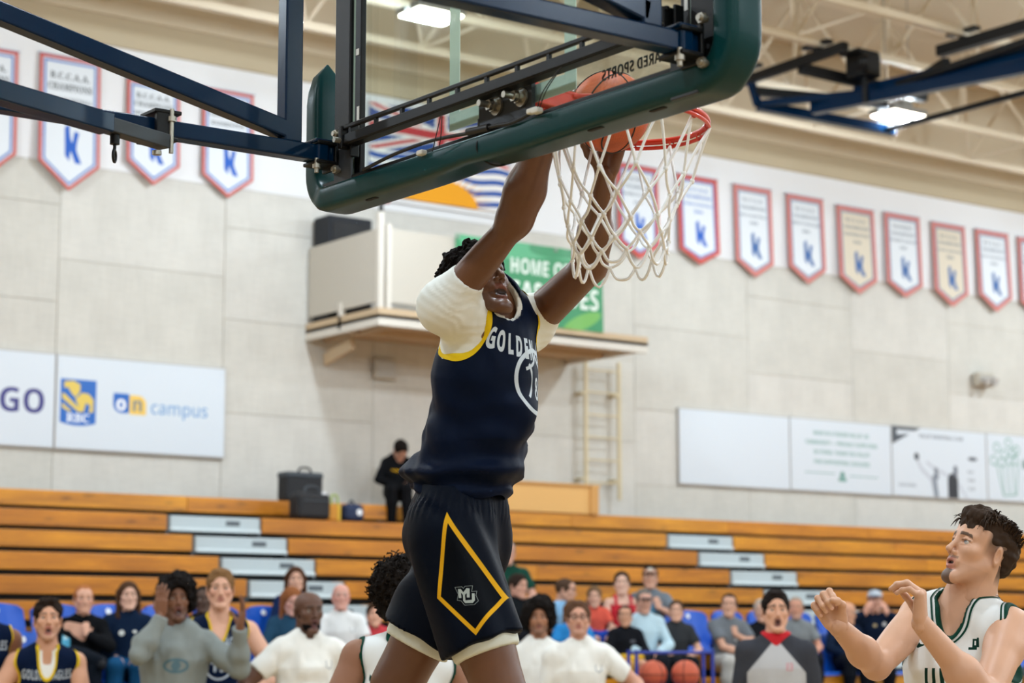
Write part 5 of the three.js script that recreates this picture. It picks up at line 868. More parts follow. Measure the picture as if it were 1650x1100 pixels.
// ---------- everyone else ----------
const HOOP = [3.7, 2.9, -4.5];
function person(o) {
  const s = o.s ?? 1, sit = o.pose === 'sit', t = thing('person', o.label, 'person', [0, 0, 0], 0, o.group);
  const yaw = o.yaw, cy = Math.cos(yaw), sy = Math.sin(yaw), toLocal = w => [w[0] * cy - w[2] * sy, w[1], w[0] * sy + w[2] * cy];
  const lean = o.lean ?? (sit ? 0.02 : 0.03), tilt = o.tilt ?? 0, P0 = sit ? [0, 0.14, 0] : [0, 0.98, 0];
  const up = (x, y, z) => { const c = Math.cos(lean), n = Math.sin(lean), yy = y * c - z * n, zz = y * n + z * c, ct = Math.cos(tilt), st = Math.sin(tilt); return mul3([P0[0] + x * ct - yy * st, P0[1] + x * st + yy * ct, P0[2] + zz], s); };
  const J = { pelvis: mul3(P0, s), waist: up(0, 0.12, 0.01), chest: up(0, 0.32, 0.0), neck: up(0, 0.515, -0.01), sL: up(0.175, 0.425, -0.01), sR: up(-0.175, 0.425, -0.01) };
  J.front = nrm3(sub3(up(0, 0.3, 1), up(0, 0.3, 0))); J.pfront = [0, 0, 1];
  if (sit) Object.assign(J, { hL: mul3([0.09, 0.13, 0.03], s), hR: mul3([-0.09, 0.13, 0.03], s), kL: mul3(o.kL ?? [0.11, 0.14, Math.max(0.46, 0.375 / s)], s), kR: mul3(o.kR ?? [-0.11, 0.14, Math.max(0.46, 0.375 / s)], s), aL: mul3(o.aL ?? [0.12, -Math.min(0.43, 0.34 / s), Math.max(0.38, 0.32 / s)], s), aR: mul3(o.aR ?? [-0.12, -Math.min(0.43, 0.34 / s), Math.max(0.38, 0.32 / s)], s) }), J.tL = add3(J.aL, [0, -0.045 * s, 0.085 * s]), J.tR = add3(J.aR, [0, -0.045 * s, 0.085 * s]);
  else Object.assign(J, { hL: mul3([0.095, 0.92, 0], s), hR: mul3([-0.095, 0.92, 0], s), kL: mul3([0.12, 0.5, 0.04], s), kR: mul3([-0.12, 0.5, 0.04], s), aL: mul3([0.13, 0.085, -0.01], s), aR: mul3([-0.13, 0.085, -0.01], s) });
  // head aims at the basket unless told otherwise
  const look = o.lookDir ? nrm3(o.lookDir) : null, hw = o.headAt;                 // headAt: world place of the head centre
  let dir = look ?? (o.lookW ? nrm3(toLocal(o.lookW)) : null) ?? nrm3(toLocal(nrm3(sub3(o.lookAt ?? HOOP, hw)))); const hb = basis(dir, o.headUp ?? up3(J)); J.head = add3(J.neck, comb([hb.y, 0.158 * s], [hb.z, 0.03 * s]));
  function up3(j) { return nrm3(sub3(j.neck, j.waist)); }
  for (const k of ['L', 'R']) {
    const m = k === 'L' ? 1 : -1, a = o.arm?.[k] ?? (sit ? { w: [0.1 * m, 0.22, 0.3], pole: [m, -0.3, -0.4], d: [-0.3 * m, -0.25, 1], n: [0, -1, 0] } : { w: [0.24 * m, 0.86, 0.06], pole: [0.3 * m, 0, -1], d: [0, -1, 0.1], n: [-m, 0, 0] });
    const r = ik(J['s' + k], mul3(a.w, s), 0.3 * s, 0.265 * s, a.pole); J['e' + k] = r.e; J['w' + k] = r.w; a.out = a;
    (o.hand ??= {})[k] = { d: a.d, n: a.n, curl: a.curl ?? 0.25, spread: a.spread ?? 0.06 };
  }
  const wo = [J.head[0] * cy + J.head[2] * sy, J.head[1], -J.head[0] * sy + J.head[2] * cy];
  t.position.set(hw[0] - wo[0], hw[1] - wo[1], hw[2] - wo[2]); t.rotation.y = yaw; if (o.check) console.log(o.label, t.position.toArray().map(v => v.toFixed(2)).join(' '));
  const c = o.cell ?? 0.016, head = { skin: o.skin, lip: o.lip ?? o.skin, ...o.head };
  const prims = addBody(t, J, { s, skin: o.skin, cell: c, headCell: o.headCell ?? 0.006, handCell: 0.006, head, hb, hs: s * (o.hs ?? 1), hand: o.hand, hair: o.hair, hairCell: o.hairCell ?? 0.007, fat: o.fat, arm: o.armFat, rough: 0.55 });
  const T = o.top, fd = folds(T?.fold ?? 0.006, 11, t.id % 17), nh = { a: A3(J.neck, J.head, -0.5), b: A3(J.neck, J.head, 0.8), ra: 0.066 * s, rb: 0.066 * s };
  const torso = [{ seg: 'pelvis', g: (T.loose ?? 0.018) + 0.004 }, { seg: 'abdomen', g: T.loose ?? 0.018 }, { seg: 'chest', g: T.loose ?? 0.016 }, { seg: 'girdle', g: 0.014 }];
  let tg; const holes = [nh], trimHoles = [];
  if (T.kind === 'jersey') {
    const sh = A3(J.sL, J.sR, 0.5); for (const k of ['L', 'R']) { const out = nrm3(sub3(J['s' + k], sh)); trimHoles.push({ a: add3(J['s' + k], comb([out, 0.085 * s], [[0, 1, 0], 0.08 * s])), b: add3(J['s' + k], comb([out, 0.045 * s], [[0, 1, 0], -0.09 * s])), ra: 0.09 * s, rb: 0.08 * s }); }
    trimHoles.push({ a: add3(sh, comb([J.front, 0.03 * s], [[0, 1, 0], 0.06 * s])), b: add3(sh, comb([J.front, 0.14 * s], [[0, 1, 0], -0.06 * s])), ra: 0.078 * s, rb: 0.015 * s }); holes.push(...trimHoles);
    tg = garment(prims, torso, c * 0.75, fd, holes);
  } else if (T.kind === 'tank') {
    const sh = A3(J.sL, J.sR, 0.5); tg = clip(garment(prims, torso, c * 0.75, fd, holes), p => (J.chest[1] + 0.085 * s) - p[1]);
    mesh('strap', clip(garment(prims, [{ seg: 'chest', g: 0.017 }, { seg: 'girdle', g: 0.012 }], c * 0.75, null, holes), p => { const d = sub3(p, sh); return Math.min(p[1] - J.chest[1] - 0.08 * s, 0.018 * s - Math.abs(Math.abs(d[0]) - 0.1 * s)); }), cloth(T.color, 0.7), t);
  } else {
    const sl = T.kind === 'tee' || T.kind === 'polo' ? [{ seg: 'uarm', g: 0.013, g1: 0.022, to: T.sleeve ?? 0.66 }] : [{ seg: 'uarm', g: 0.011 }, { seg: 'farm', g: 0.015 }];
    if (T.kind === 'hoodie' || T.kind === 'long') for (const k of ['L', 'R']) holes.push({ a: A3(J['e' + k], J['w' + k], 0.97), b: A3(J['e' + k], J['w' + k], 1.8), ra: 0.07, rb: 0.07, cap0: 1, k: 0.004 });
    const ex = T.kind === 'hoodie' ? [{ c: add3(J.neck, comb([J.front, -0.07 * s], [[0, 1, 0], -0.02])), r3: [0.11 * s, 0.065 * s, 0.07 * s], k: 0.04 }, { a: add3(J.neck, comb([J.front, 0.03 * s], [[1, 0, 0], 0.07 * s])), b: add3(J.neck, comb([J.front, 0.03 * s], [[1, 0, 0], -0.07 * s])), ra: 0.04, rb: 0.04, k: 0.03 }] : [];
    tg = garment(prims, [...torso, ...sl], c * 0.75, fd, holes, ex);
  }
  const tucked = T.hem !== undefined ? J.pelvis[1] + T.hem * s : J.pelvis[1] - 0.14 * s; tg = clip(tg, p => p[1] - tucked);
  if (T.split) { mesh(T.name ?? 'shirt', clip(tg, p => T.split(sub3(p, J.chest), J)), cloth(T.color, 0.8), t); mesh('sleeve_panel', clip(tg, p => -T.split(sub3(p, J.chest), J)), cloth(T.color2, 0.8), t); }
  else mesh(T.name ?? ({ jersey: 'jersey', hoodie: 'hoodie', polo: 'polo_shirt', tank: 'tank_top' }[T.kind] ?? 'shirt'), tg, cloth(T.color, 0.8), t);
  if (T.trim) for (const h of trimHoles) mesh('trim', clip(clip(tg, p => capsDist(h, p) + 0.01, 0), p => (T.trimW ?? 0.014) - capsDist(h, p), 0.004), cloth(T.trim, 0.7), t);
  if (T.under) mesh('undershirt', clip(garment(prims, [{ seg: 'chest', g: 0.009 }, { seg: 'girdle', g: 0.006 }], c * 0.75, null, [nh]), p => 0.1 * s - Math.abs(p[0])), cloth(T.under, 0.7), t);
  if (T.kind === 'polo') mesh('collar', garment(prims, [{ seg: 'neck', g: 0.016, to: 0.55 }], c * 0.6, null, [{ ...nh, ra: 0.069 * s, rb: 0.075 * s }, { a: add3(J.neck, comb([J.front, 0.05 * s])), b: add3(J.neck, comb([J.front, 0.12 * s], [[0, 1, 0], 0.02])), ra: 0.018, rb: 0.03 }]), cloth(T.collar ?? T.color, 0.8), t);
  if (T.collarBand) mesh('collar', garment(prims, [{ seg: 'neck', g: 0.016, to: 0.45 }, { seg: 'girdle', g: 0.016 }], c * 0.6, null, [nh]).index ? clip(garment(prims, [{ seg: 'neck', g: 0.018, to: 0.45 }, { seg: 'girdle', g: 0.018 }], c * 0.6, null, [nh]), p => 0.03 - capsDist(nh, p)) : null, cloth(T.collarBand, 0.7), t);
  if (T.print) {
    const w = T.printW ?? 0.4, h = T.printH ?? 0.4, co = add3(J.chest, comb([J.front, 0.1 * s], [[0, 1, 0], (T.printY ?? 0) * s], [[1, 0, 0], (T.printX ?? 0) * s])), uy = nrm3(comb([[0, 1, 0], 1], [J.front, -J.front[1]]));
    const tx = canvasTex(512, Math.round(512 * h / w), (g, a, b) => { g.fillStyle = '#' + new THREE.Color(T.color).getHexString(); g.fillRect(0, 0, a, b); g.textAlign = 'center'; g.textBaseline = 'middle'; T.print(g, a, b); });
    mesh('shirt_print', planarUV(clip(tg, (p, n) => { const d = sub3(p, co); return Math.min(dot3(n, J.front) - 0.1, w * s / 2 - Math.abs(d[0]), h * s / 2 - Math.abs(dot3(d, uy)), dot3(d, J.front) + 0.12, ...holes.map(q => capsDist(q, p) - 0.02)); }, 0.002), co, [1, 0, 0], uy, w * s, h * s), new THREE.MeshPhysicalMaterial({ map: tx, roughness: 0.8, specularIntensity: 0.16, name: 'shirt_print' }), t);
  }
  const Bt = o.bottom ?? { kind: 'pants', color: 0x14161c };
  mesh(Bt.kind === 'shorts' ? 'shorts' : 'trousers', garment(prims, Bt.kind === 'shorts' ? [{ seg: 'pelvis', g: 0.014 }, { seg: 'thigh', g: 0.03, g1: 0.045, to: 0.82 }] : [{ seg: 'pelvis', g: 0.012 }, { seg: 'thigh', g: 0.018 }, { seg: 'calf', g: 0.022 }], c * 1.1, folds(0.006, 9, 3)), cloth(Bt.color, 0.85), t);
  for (const k of ['L', 'R']) mesh('shoe', garment(prims, [{ seg: 'foot', g: 0.012, side: k }], 0.018), cloth(o.shoe ?? 0x1b1c20, 0.6), t);
  if (o.cap) {
    const dome = new THREE.SphereGeometry(1, 24, 12, 0, 7, 0, 1.62).scale(0.088, 0.082, 0.108).translate(0, 0.05, -0.012), brim = new THREE.SphereGeometry(1, 20, 8).scale(0.07, 0.006, 0.07).translate(0, 0.048, 0.1);
    if (o.cap.back) { brim.rotateY(Math.PI); }
    const m = mesh('cap', place(dome, J.head, hb, s * 1.02), cloth(o.cap.color, 0.8), t); mesh('brim', place(brim, J.head, hb, s * 1.02), cloth(o.cap.brim ?? o.cap.color, 0.8), m);
    if (o.cap.badge) mesh('badge', place(new THREE.SphereGeometry(1, 12, 8).scale(0.028, 0.022, 0.01).translate(0, 0.085, 0.088), J.head, hb, s * 1.02), cloth(o.cap.badge, 0.8), m);
  }
  if (o.glasses) { const g = []; for (const q of [-1, 1]) { g.push(new THREE.TorusGeometry(0.02, 0.0022, 6, 20).scale(1.1, 0.8, 1).translate(q * 0.031, 0.004, 0.1), rod(V(q * 0.054, 0.008, 0.096), V(q * 0.076, 0.008, 0.0), 0.002, 5)); } g.push(rod(V(-0.01, 0.008, 0.102), V(0.01, 0.008, 0.102), 0.002, 5)); mesh('glasses', place(merge(g), J.head, hb, s), cloth(0x1a1a1c, 0.4), t); }
  if (o.beardMesh) mesh('beard', place(new Field([{ c: [0, -0.095, 0.05], r3: [0.05, 0.036, 0.04], k: 0.02 }, { a: [-0.06, -0.03, 0.01], b: [-0.035, -0.1, 0.05], ra: 0.018, rb: 0.022, k: 0.02 }, { a: [0.06, -0.03, 0.01], b: [0.035, -0.1, 0.05], ra: 0.018, rb: 0.022, k: 0.02 }, { a: [-0.02, -0.048, 0.09], b: [0.02, -0.048, 0.09], ra: 0.006, rb: 0.006, k: 0.01 }, { c: [0, -0.066, 0.095], r3: [0.024, 0.016, 0.03], k: 0.004, sub: 1 }], 0.006).mesh(), J.head, hb, s), cloth(o.beardMesh, 0.8), t);
  return { t, J, hb, s };
}
const sitAt = (k, X, Y, o) => { const r = ROW(k), s = (Y - r.y - (k > 7 ? 0.055 : 0.035)) / (0.805 - 0.5 * (o.lean ?? 0) ** 2); return person({ pose: 'sit', headAt: [X, Y, r.z - 0.17 + 0.45 * Math.sin(o.lean ?? 0)], yaw: -0.45, ...o, s, hs: Math.max(1, 0.93 * (o.kid ?? 1) / s) }); };
const standAt = (X, Y, Z, o) => person({ pose: 'stand', headAt: [X, Y, Z], s: Y / 1.67, yaw: -0.5, cell: 0.014, headCell: 0.005, hairCell: 0.006, ...o });
const eaglesPrint = num => (g, W, H) => { g.fillStyle = '#b9c3cc'; g.font = `bold ${W * 0.05}px sans-serif`; g.fillText('MARQUETTE', W / 2, H * 0.16); g.save(); g.translate(W / 2, H * 0.27); g.scale(0.62, 1.25); g.font = `bold ${W * 0.15}px sans-serif`; g.fillText('GOLDEN EAGLES', 0, 0, W * 1.5); g.restore(); g.strokeStyle = '#b9c3cc'; g.lineWidth = W * 0.03; g.beginPath(); g.arc(W / 2, H * 0.62, W * 0.2, 0, 7); g.stroke(); g.font = `bold ${W * 0.24}px sans-serif`; g.fillText(num, W / 2, H * 0.63); g.font = `${W * 0.05}px sans-serif`; };
const poloLogo = (g, W, H) => { g.strokeStyle = '#8d959c'; g.lineWidth = W * 0.016; g.beginPath(); g.moveTo(W * 0.72, H * 0.36); g.lineTo(W * 0.72, H * 0.46); g.lineTo(W * 0.78, H * 0.5); g.lineTo(W * 0.84, H * 0.46); g.lineTo(W * 0.84, H * 0.36); g.stroke(); };
const NAVYJ = 0x061530;
{ // curly-haired opponent right behind the dunker
  const r = standAt(4.466, 1.71, -6.71, { label: 'curly-haired player in white jersey with green stripes behind the dunker', skin: 0x8f6248, lip: 0x8a5648, s: 1.04, lean: 0.14, tilt: -0.16, hair: 'curly', cell: 0.01, headCell: 0.004, hairCell: 0.005, head: { hairColor: 0x17120f }, yaw: -0.42, lookW: VW(0.88, 0.2, 0.3), top: { kind: 'jersey', color: 0xe6eaea, trim: 0x0f3d30, fold: 0.005, print: (g, W, H) => { g.fillStyle = '#10352c'; g.beginPath(); g.moveTo(W * .2, H * .25); g.quadraticCurveTo(W * .17, H * .34, W * .24, H * .32); g.lineTo(W * .36, H * .25); g.quadraticCurveTo(W * .22, H * .3, W * .2, H * .25); g.fill(); g.font = `bold ${H * .2}px sans-serif`; g.fillText('UFV', W / 2, H * .55); }, printY: -0.02 }, bottom: { kind: 'shorts', color: 0xe4e8e8 }, arm: { R: { w: [-0.34, 0.9, 0.16], pole: [-1, 0.2, -0.4], d: [0, -1, 0.3], n: [1, 0, 0] }, L: { w: [0.36, 0.9, 0.2], pole: [1, 0.2, -0.4], d: [0, -1, 0.3], n: [-1, 0, 0] } } });
  const curls = [];
  for (let i = 0; i < 190; i++) {
    const th = rr(0, 6.283), ph = Math.acos(rr(-0.55, 1)), d = [Math.sin(ph) * Math.cos(th), Math.cos(ph), Math.sin(ph) * Math.sin(th)]; if (d[2] > 0.35 && d[1] < 0.55) continue;
    const p = [d[0] * 0.092, 0.045 + d[1] * 0.1, -0.016 + d[2] * 0.11], rad = rr(0.006, 0.01), n = 12, pts = [], out = nrm3(comb([d, 1], [[0, -1, 0], 0.5])), x = nrm3(crs3(out, [0.3, 1, 0.2])), y = crs3(out, x), L = rr(0.02, 0.04);
    for (let k = 0; k <= n; k++) { const a = k / n * 6.283 * 1.7 + th; pts.push(V(...add3(p, comb([out, L * k / n], [x, rad * Math.cos(a)], [y, rad * Math.sin(a)])))); }
    curls.push(tube(pts, 0.0026, 4, 20));
  }
  const m = mesh('hair_curls', place(merge(curls), r.J.head, r.hb, r.s), cloth(0x17120f, 0.6), r.t); m.userData.kind = 'stuff';
}
// players and staff standing along the far sideline
standAt(5.2, 1.815, -12.72, { label: 'navy-jersey player cut off by the left picture edge', skin: 0x8a5a40, hair: 'short', head: { hairColor: 0x15110e }, yaw: -0.3, top: { kind: 'jersey', color: NAVYJ, trim: 0xdcb920, print: eaglesPrint('4'), printY: -0.02 }, bottom: { kind: 'shorts', color: NAVYJ } });
standAt(5.522, 1.660, -12.432, { label: 'dark-haired navy-jersey player crouching and shouting at lower left', skin: 0xcf9a7c, lip: 0xb06a5c, s: 1.06, lean: 0.3, yaw: -0.35, hair: 'messy', head: { hairColor: 0x241a14, open: 0.022, beard: stubble(0.22) }, lookAt: [2.5, 3.2, -4.5], top: { kind: 'jersey', color: NAVYJ, trim: 0xdcb920, under: 0xe8e8e4, print: eaglesPrint('10'), printY: -0.03 }, bottom: { kind: 'shorts', color: NAVYJ }, arm: { L: { w: [0.26, 0.86, 0.3], pole: [1, 0, -0.4], d: [0, -1, 0.3], n: [-1, 0, 0] }, R: { w: [-0.3, 0.9, 0.28], pole: [-1, 0.2, -0.4], d: [0, -1, 0.3], n: [1, 0, 0] } } });
standAt(6.188, 1.785, -11.968, { label: 'man in grey hoodie raising both hands and shouting', skin: 0x7a4f37, lip: 0x6b3a32, hair: 'afro', hs: 0.98, head: { hairColor: 0x120e0c, open: 0.026, beard: stubble(0.4) }, yaw: -0.42, top: { kind: 'hoodie', color: 0x858c8a, loose: 0.04, fold: 0.012, print: (g, W, H) => { g.strokeStyle = '#5a7683'; g.lineWidth = W * 0.05; g.beginPath(); g.ellipse(W / 2, H * 0.5, W * 0.2, H * 0.12, 0, 0, 7); g.stroke(); g.fillStyle = '#5a7683'; g.beginPath(); g.ellipse(W / 2, H * 0.5, W * 0.08, H * 0.1, 0.5, 0, 7); g.fill(); }, printW: 0.34, printH: 0.3, printY: -0.02 }, arm: { R: { w: [-0.1, 1.57, 0.26], pole: [-0.5, -1, 0.1], d: [0.02, 1, 0.05], n: [0.5, 0.1, -0.8], curl: 0.12 }, L: { w: [0.36, 1.5, 0.28], pole: [0.5, -1, 0.1], d: [0.15, 1, 0.1], n: [-1, 0.1, 0.2], curl: 0.12 } } });
standAt(6.882, 1.879, -12.664, { label: 'tall blond navy-jersey player standing behind the grey hoodie', skin: 0xd9a68c, lip: 0xc08272, hair: 'short', head: { hairColor: 0x7a5a3a, flush: 1 }, yaw: -0.5, lookAt: [2.5, 2.2, -4], top: { kind: 'jersey', color: NAVYJ, trim: 0xdcb920, print: eaglesPrint('19'), printY: -0.05 }, bottom: { kind: 'shorts', color: NAVYJ }, arm: { L: { w: [0.2, 1.0, 0.22], pole: [1, 0, -0.5], d: [-0.6, -0.4, 0.6], n: [0, -1, 0], curl: 0.3 }, R: { w: [-0.2, 1.0, 0.22], pole: [-1, 0, -0.5], d: [0.5, -0.2, 0.7], n: [0, -1, 0], curl: 0.3 } } });
standAt(6.977, 1.721, -11.647, { label: 'bald bearded coach in white polo shouting at the left of the dunker', skin: 0x5d3d2d, lip: 0x5a3230, fat: 1.12, armFat: 1.06, head: { hairColor: 0x0f0c0b, open: 0.02, w: 1.06 }, beardMesh: 0x0f0c0b, hs: 1.06, yaw: -0.2, lookAt: [6.2, 1.75, -4], top: { kind: 'polo', color: 0xe9e9e4, sleeve: 0.62, fold: 0.013, loose: 0.022, print: poloLogo }, arm: { R: { w: [-0.34, 0.98, 0.12], pole: [-1, 0, -0.6], d: [0, -1, 0.4], n: [1, 0, 0] }, L: { w: [0.3, 1.02, 0.22], pole: [1, 0, -0.6], d: [-0.2, -0.6, 0.8], n: [-0.6, -0.6, 0] } } });
standAt(9.226, 1.685, -12.140, { label: 'coach with a big black afro in white polo right of the dunker', skin: 0xa87456, lip: 0x8f5a4c, hair: 'afro', head: { hairColor: 0x14100e, beard: stubble(0.5) }, fat: 1.12, yaw: -0.55, top: { kind: 'polo', color: 0xe9e9e4, sleeve: 0.68, fold: 0.012, loose: 0.024, print: poloLogo }, arm: { L: { w: [0.3, 0.95, 0.1], pole: [1, 0, -0.6], d: [0, -1, 0.2], n: [-1, 0, 0] } } });
standAt(8.952, 1.678, -11.325, { label: 'coach with glasses in white polo beside the afro-haired coach', skin: 0xcf9a82, lip: 0xb97a6c, hair: 'short', glasses: 1, head: { hairColor: 0x5a4030, beard: stubble(0.25) }, yaw: -0.4, top: { kind: 'polo', color: 0xe9e9e4, sleeve: 0.68, fold: 0.012, loose: 0.022, print: poloLogo }, arm: { L: { w: [0.42, 1.06, 0.26], pole: [1, -0.4, -0.4], d: [0.3, -0.25, 0.9], n: [-0.2, -1, 0] } } });
standAt(9.272, 1.719, -9.698, { label: 'referee in grey shirt with red collar and dark raglan sleeves', skin: 0xd6a287, lip: 0x6a3a34, hair: 'short', hs: 1.02, head: { hairColor: 0x1c1512, open: 0.016, browW: 0.006 }, yaw: -0.75, lookAt: [3.2, 2.3, -1.5], top: { kind: 'tee', color: 0xb9babd, color2: 0x3a3c43, name: 'referee_shirt', collarBand: 0xc22a32, sleeve: 0.78, loose: 0.02, split: (d, J) => { const a = Math.abs(d[0]), lim = 0.185 - Math.max(0, d[1] + 0.02) * 0.85; return Math.min(lim - a, d[2] + 0.03); }, print: (g, W, H) => { g.strokeStyle = '#cf4a5c'; g.lineWidth = W * 0.07; g.strokeRect(W * 0.2, H * 0.2, W * 0.6, H * 0.6); g.beginPath(); g.moveTo(W * 0.2, H * 0.5); g.lineTo(W * 0.8, H * 0.5); g.stroke(); }, printW: 0.055, printH: 0.065, printX: 0.08, printY: 0.02 } });
// spectators
const chin = (m, x = 0.03) => ({ w: [x, 0.47, 0.2], pole: [m, -0.6, 0.2], d: [-0.1 * m, 0.9, -0.2], n: [-0.2 * m, 0.1, -1], curl: 0.5 });
sitAt(9, 6.912, 1.841, { label: 'red-haired man in black with hand on chin and crossed leg', skin: 0xd8a58c, hair: 'buzz', head: { hairColor: 0xa5663c, beard: stubble(0.3), beardColor: 0x9a5a38, flush: 1 }, lean: 0.12, arm: { L: chin(1, 0.04), R: { w: [0.02, 0.22, 0.26], pole: [-1, -0.2, -0.4], d: [0.8, 0, 0.4], n: [0, -0.6, -0.6] } }, kL: [0.12, 0.12, 0.38], kR: [-0.08, 0.27, 0.38], aR: [0.2, 0.2, 0.4], top: { kind: 'long', color: 0x0d0f13, print: (g, W, H) => { g.fillStyle = '#5fb4d6'; g.fillRect(0, 0, W * 0.5, H); g.fillStyle = '#bfe3ee'; g.fillRect(W * 0.1, H * 0.1, W * 0.25, H * 0.5); }, printW: 0.16, printH: 0.26, printX: -0.12, printY: 0.0 }, bottom: { color: 0x10161f } });
sitAt(9, 7.294, 1.872, { label: 'long-haired person in navy top behind the grey hoodie', skin: 0xdcae98, hair: 'long', head: { hairColor: 0x4a3323 }, lean: 0.1, top: { kind: 'long', color: 0x0f2039, print: (g, W, H) => { g.fillStyle = '#e8ece8'; g.beginPath(); g.ellipse(W * .3, H * .45, W * .1, H * .1, .6, 0, 7); g.fill(); g.beginPath(); g.ellipse(W * .75, H * .4, W * .07, H * .05, 0, 0, 7); g.fill(); }, printW: 0.28, printH: 0.28 }, bottom: { color: 0x15476e } });
sitAt(9, 7.977, 1.851, { label: 'dark-skinned man in black between the hoodie and the tall player', skin: 0x4b3224, hair: 'buzz', head: { hairColor: 0x0e0b0a }, top: { kind: 'long', color: 0x101217 } });
sitAt(8, 9.154, 2.042, { label: 'woman with brown hair in navy, highest behind the bald coach', skin: 0xd9a88f, hair: 'long', head: { hairColor: 0x4a2f20 }, top: { kind: 'long', color: 0x14264a } });
sitAt(9, 8.801, 1.851, { label: 'woman with auburn hair and teal top just behind the bald coach', skin: 0xd9a596, hair: 'long', head: { hairColor: 0x8a5533, flush: 1 }, lookDir: [0.2, -0.2, 1], top: { kind: 'long', color: 0x24455e } });
sitAt(9, 9.263, 1.892, { label: 'bald older man in white shirt seated left of the dunker', skin: 0xd8a090, hair: undefined, head: { hairColor: 0xb8a99c, flush: 1 }, lean: 0.05, top: { kind: 'polo', color: 0xe6e9ea, fold: 0.008, print: poloLogo } });
sitAt(9, 9.615, 1.741, { label: 'child with brown hair peeking beside the curly-haired player', skin: 0xd9a48a, kid: 0.9, hair: 'short', head: { hairColor: 0x3d2a1d }, top: { kind: 'tee', color: 0xc6424a } });
sitAt(7, 11.822, 2.364, { label: 'grey-haired man in dark green shirt seated highest beside the dunker', skin: 0xd3a08a, hair: 'buzz', head: { hairColor: 0x8c8078 }, top: { kind: 'tee', color: 0x153f33, print: (g, W, H) => { g.fillStyle = '#7f9a5a'; g.beginPath(); g.arc(W * .7, H * .4, W * .05, 0, 7); g.fill(); } } });
sitAt(8, 11.546, 2.022, { label: 'bearded man in black beside the shorts of the dunker', skin: 0xcf9a82, hair: 'short', head: { hairColor: 0x2c211b }, beardMesh: 0x2a201a, lookDir: [0.6, 0, 1], top: { kind: 'long', color: 0x14181c } });
sitAt(8, 12.109, 1.992, { label: 'man in light blue shirt and navy cap looking right', skin: 0xcf9f88, hair: 'buzz', head: { hairColor: 0x4a382c }, cap: { color: 0x1c3c70 }, lookDir: [0.9, -0.1, 0.5], top: { kind: 'tee', color: 0x86b4da } });
sitAt(9, 11.755, 1.791, { label: 'woman in bright blue top behind the glasses coach', skin: 0xd9a890, kid: 0.9, hair: 'long', head: { hairColor: 0x6a4a30 }, top: { kind: 'tee', color: 0x2c7fc0 } });
sitAt(8, 12.450, 1.932, { label: 'boy with glasses in coral red t-shirt', skin: 0xd9a890, kid: 0.9, hair: 'short', glasses: 1, head: { hairColor: 0x6e5640 }, top: { kind: 'tee', color: 0xe0604e }, bottom: { kind: 'shorts', color: 0x2346a8 } });
sitAt(8, 12.792, 2.073, { label: 'woman with tied dark hair in red tank top', skin: 0xe0b5a0, s: 0.9, hair: 'tied', head: { hairColor: 0x33241c }, top: { kind: 'tank', color: 0xc8323e } });
sitAt(9, 12.378, 1.751, { label: 'small child in black shirt and yellow shorts in front row', skin: 0xc99578, kid: 0.9, hair: 'buzz', head: { hairColor: 0x14100e }, top: { kind: 'long', color: 0x14161c, print: (g, W, H) => { g.fillStyle = '#5a5d66'; g.fillRect(W * .6, H * .45, W * .2, H * .1); } }, bottom: { kind: 'shorts', color: 0xc9a02c } });
sitAt(9, 12.609, 1.892, { label: 'man in pale blue shirt and dark grey cap beside the small child', skin: 0xd3a08c, s: 0.92, hair: 'buzz', head: { hairColor: 0x6b6560 }, cap: { color: 0x353b45 }, lookDir: [0, -0.15, 1], top: { kind: 'long', color: 0xbcd8e6 }, bottom: { color: 0x1b1e26 } });
sitAt(8, 13.113, 2.133, { label: 'man in grey t-shirt and black badged cap with hand at mouth', skin: 0xcf9f88, s: 0.95, hair: 'buzz', head: { hairColor: 0x2a211c }, cap: { color: 0x1a1b1e, badge: 0xd8d4c8 }, lean: 0.1, top: { kind: 'tee', color: 0x707a84, print: (g, W, H) => { g.fillStyle = '#5a8aa8'; g.fillRect(W * .2, H * .3, W * .6, H * .3); } }, arm: { L: chin(1, 0.05), R: { w: [-0.1, 0.22, 0.3], pole: [-1, -0.2, -0.4], d: [0.6, -0.2, 0.6], n: [0, -1, 0] } } });
sitAt(9, 12.931, 1.801, { label: 'girl in charcoal t-shirt leaning on her knees', skin: 0xd9a890, kid: 0.9, hair: 'tied', head: { hairColor: 0x4a3526 }, lean: 0.2, top: { kind: 'tee', color: 0x33363a }, bottom: { color: 0x16181d } });
sitAt(9, 13.594, 1.861, { label: 'man in grey t-shirt and pale trousers with hand on chin', skin: 0xd0a088, s: 0.95, hair: 'buzz', head: { hairColor: 0x2a211c }, lean: 0.22, top: { kind: 'tee', color: 0x6f757c, print: (g, W, H) => { g.fillStyle = '#c9d0d6'; g.beginPath(); g.arc(W * .68, H * .55, W * .07, 0, 7); g.fill(); } }, bottom: { color: 0xb4b2ae }, arm: { L: chin(1, 0.05), R: { w: [0.1, 0.24, 0.38], pole: [-1, -0.3, -0.2], d: [0.8, -0.2, 0.4], n: [0, -1, 0] } } });
sitAt(9, 14.116, 1.811, { label: 'person in black half hidden behind the referee', skin: 0xd0a088, hair: 'short', head: { hairColor: 0xb8a89a }, top: { kind: 'tee', color: 0x17181c } });
sitAt(9, 14.578, 1.841, { label: 'grey-bearded man in grey shirt right behind the referee', skin: 0xc98f76, hair: 'buzz', head: { hairColor: 0x9a8a7c, beard: stubble(0.4), beardColor: 0x9a8f86 }, top: { kind: 'tee', color: 0x7c8286 } });
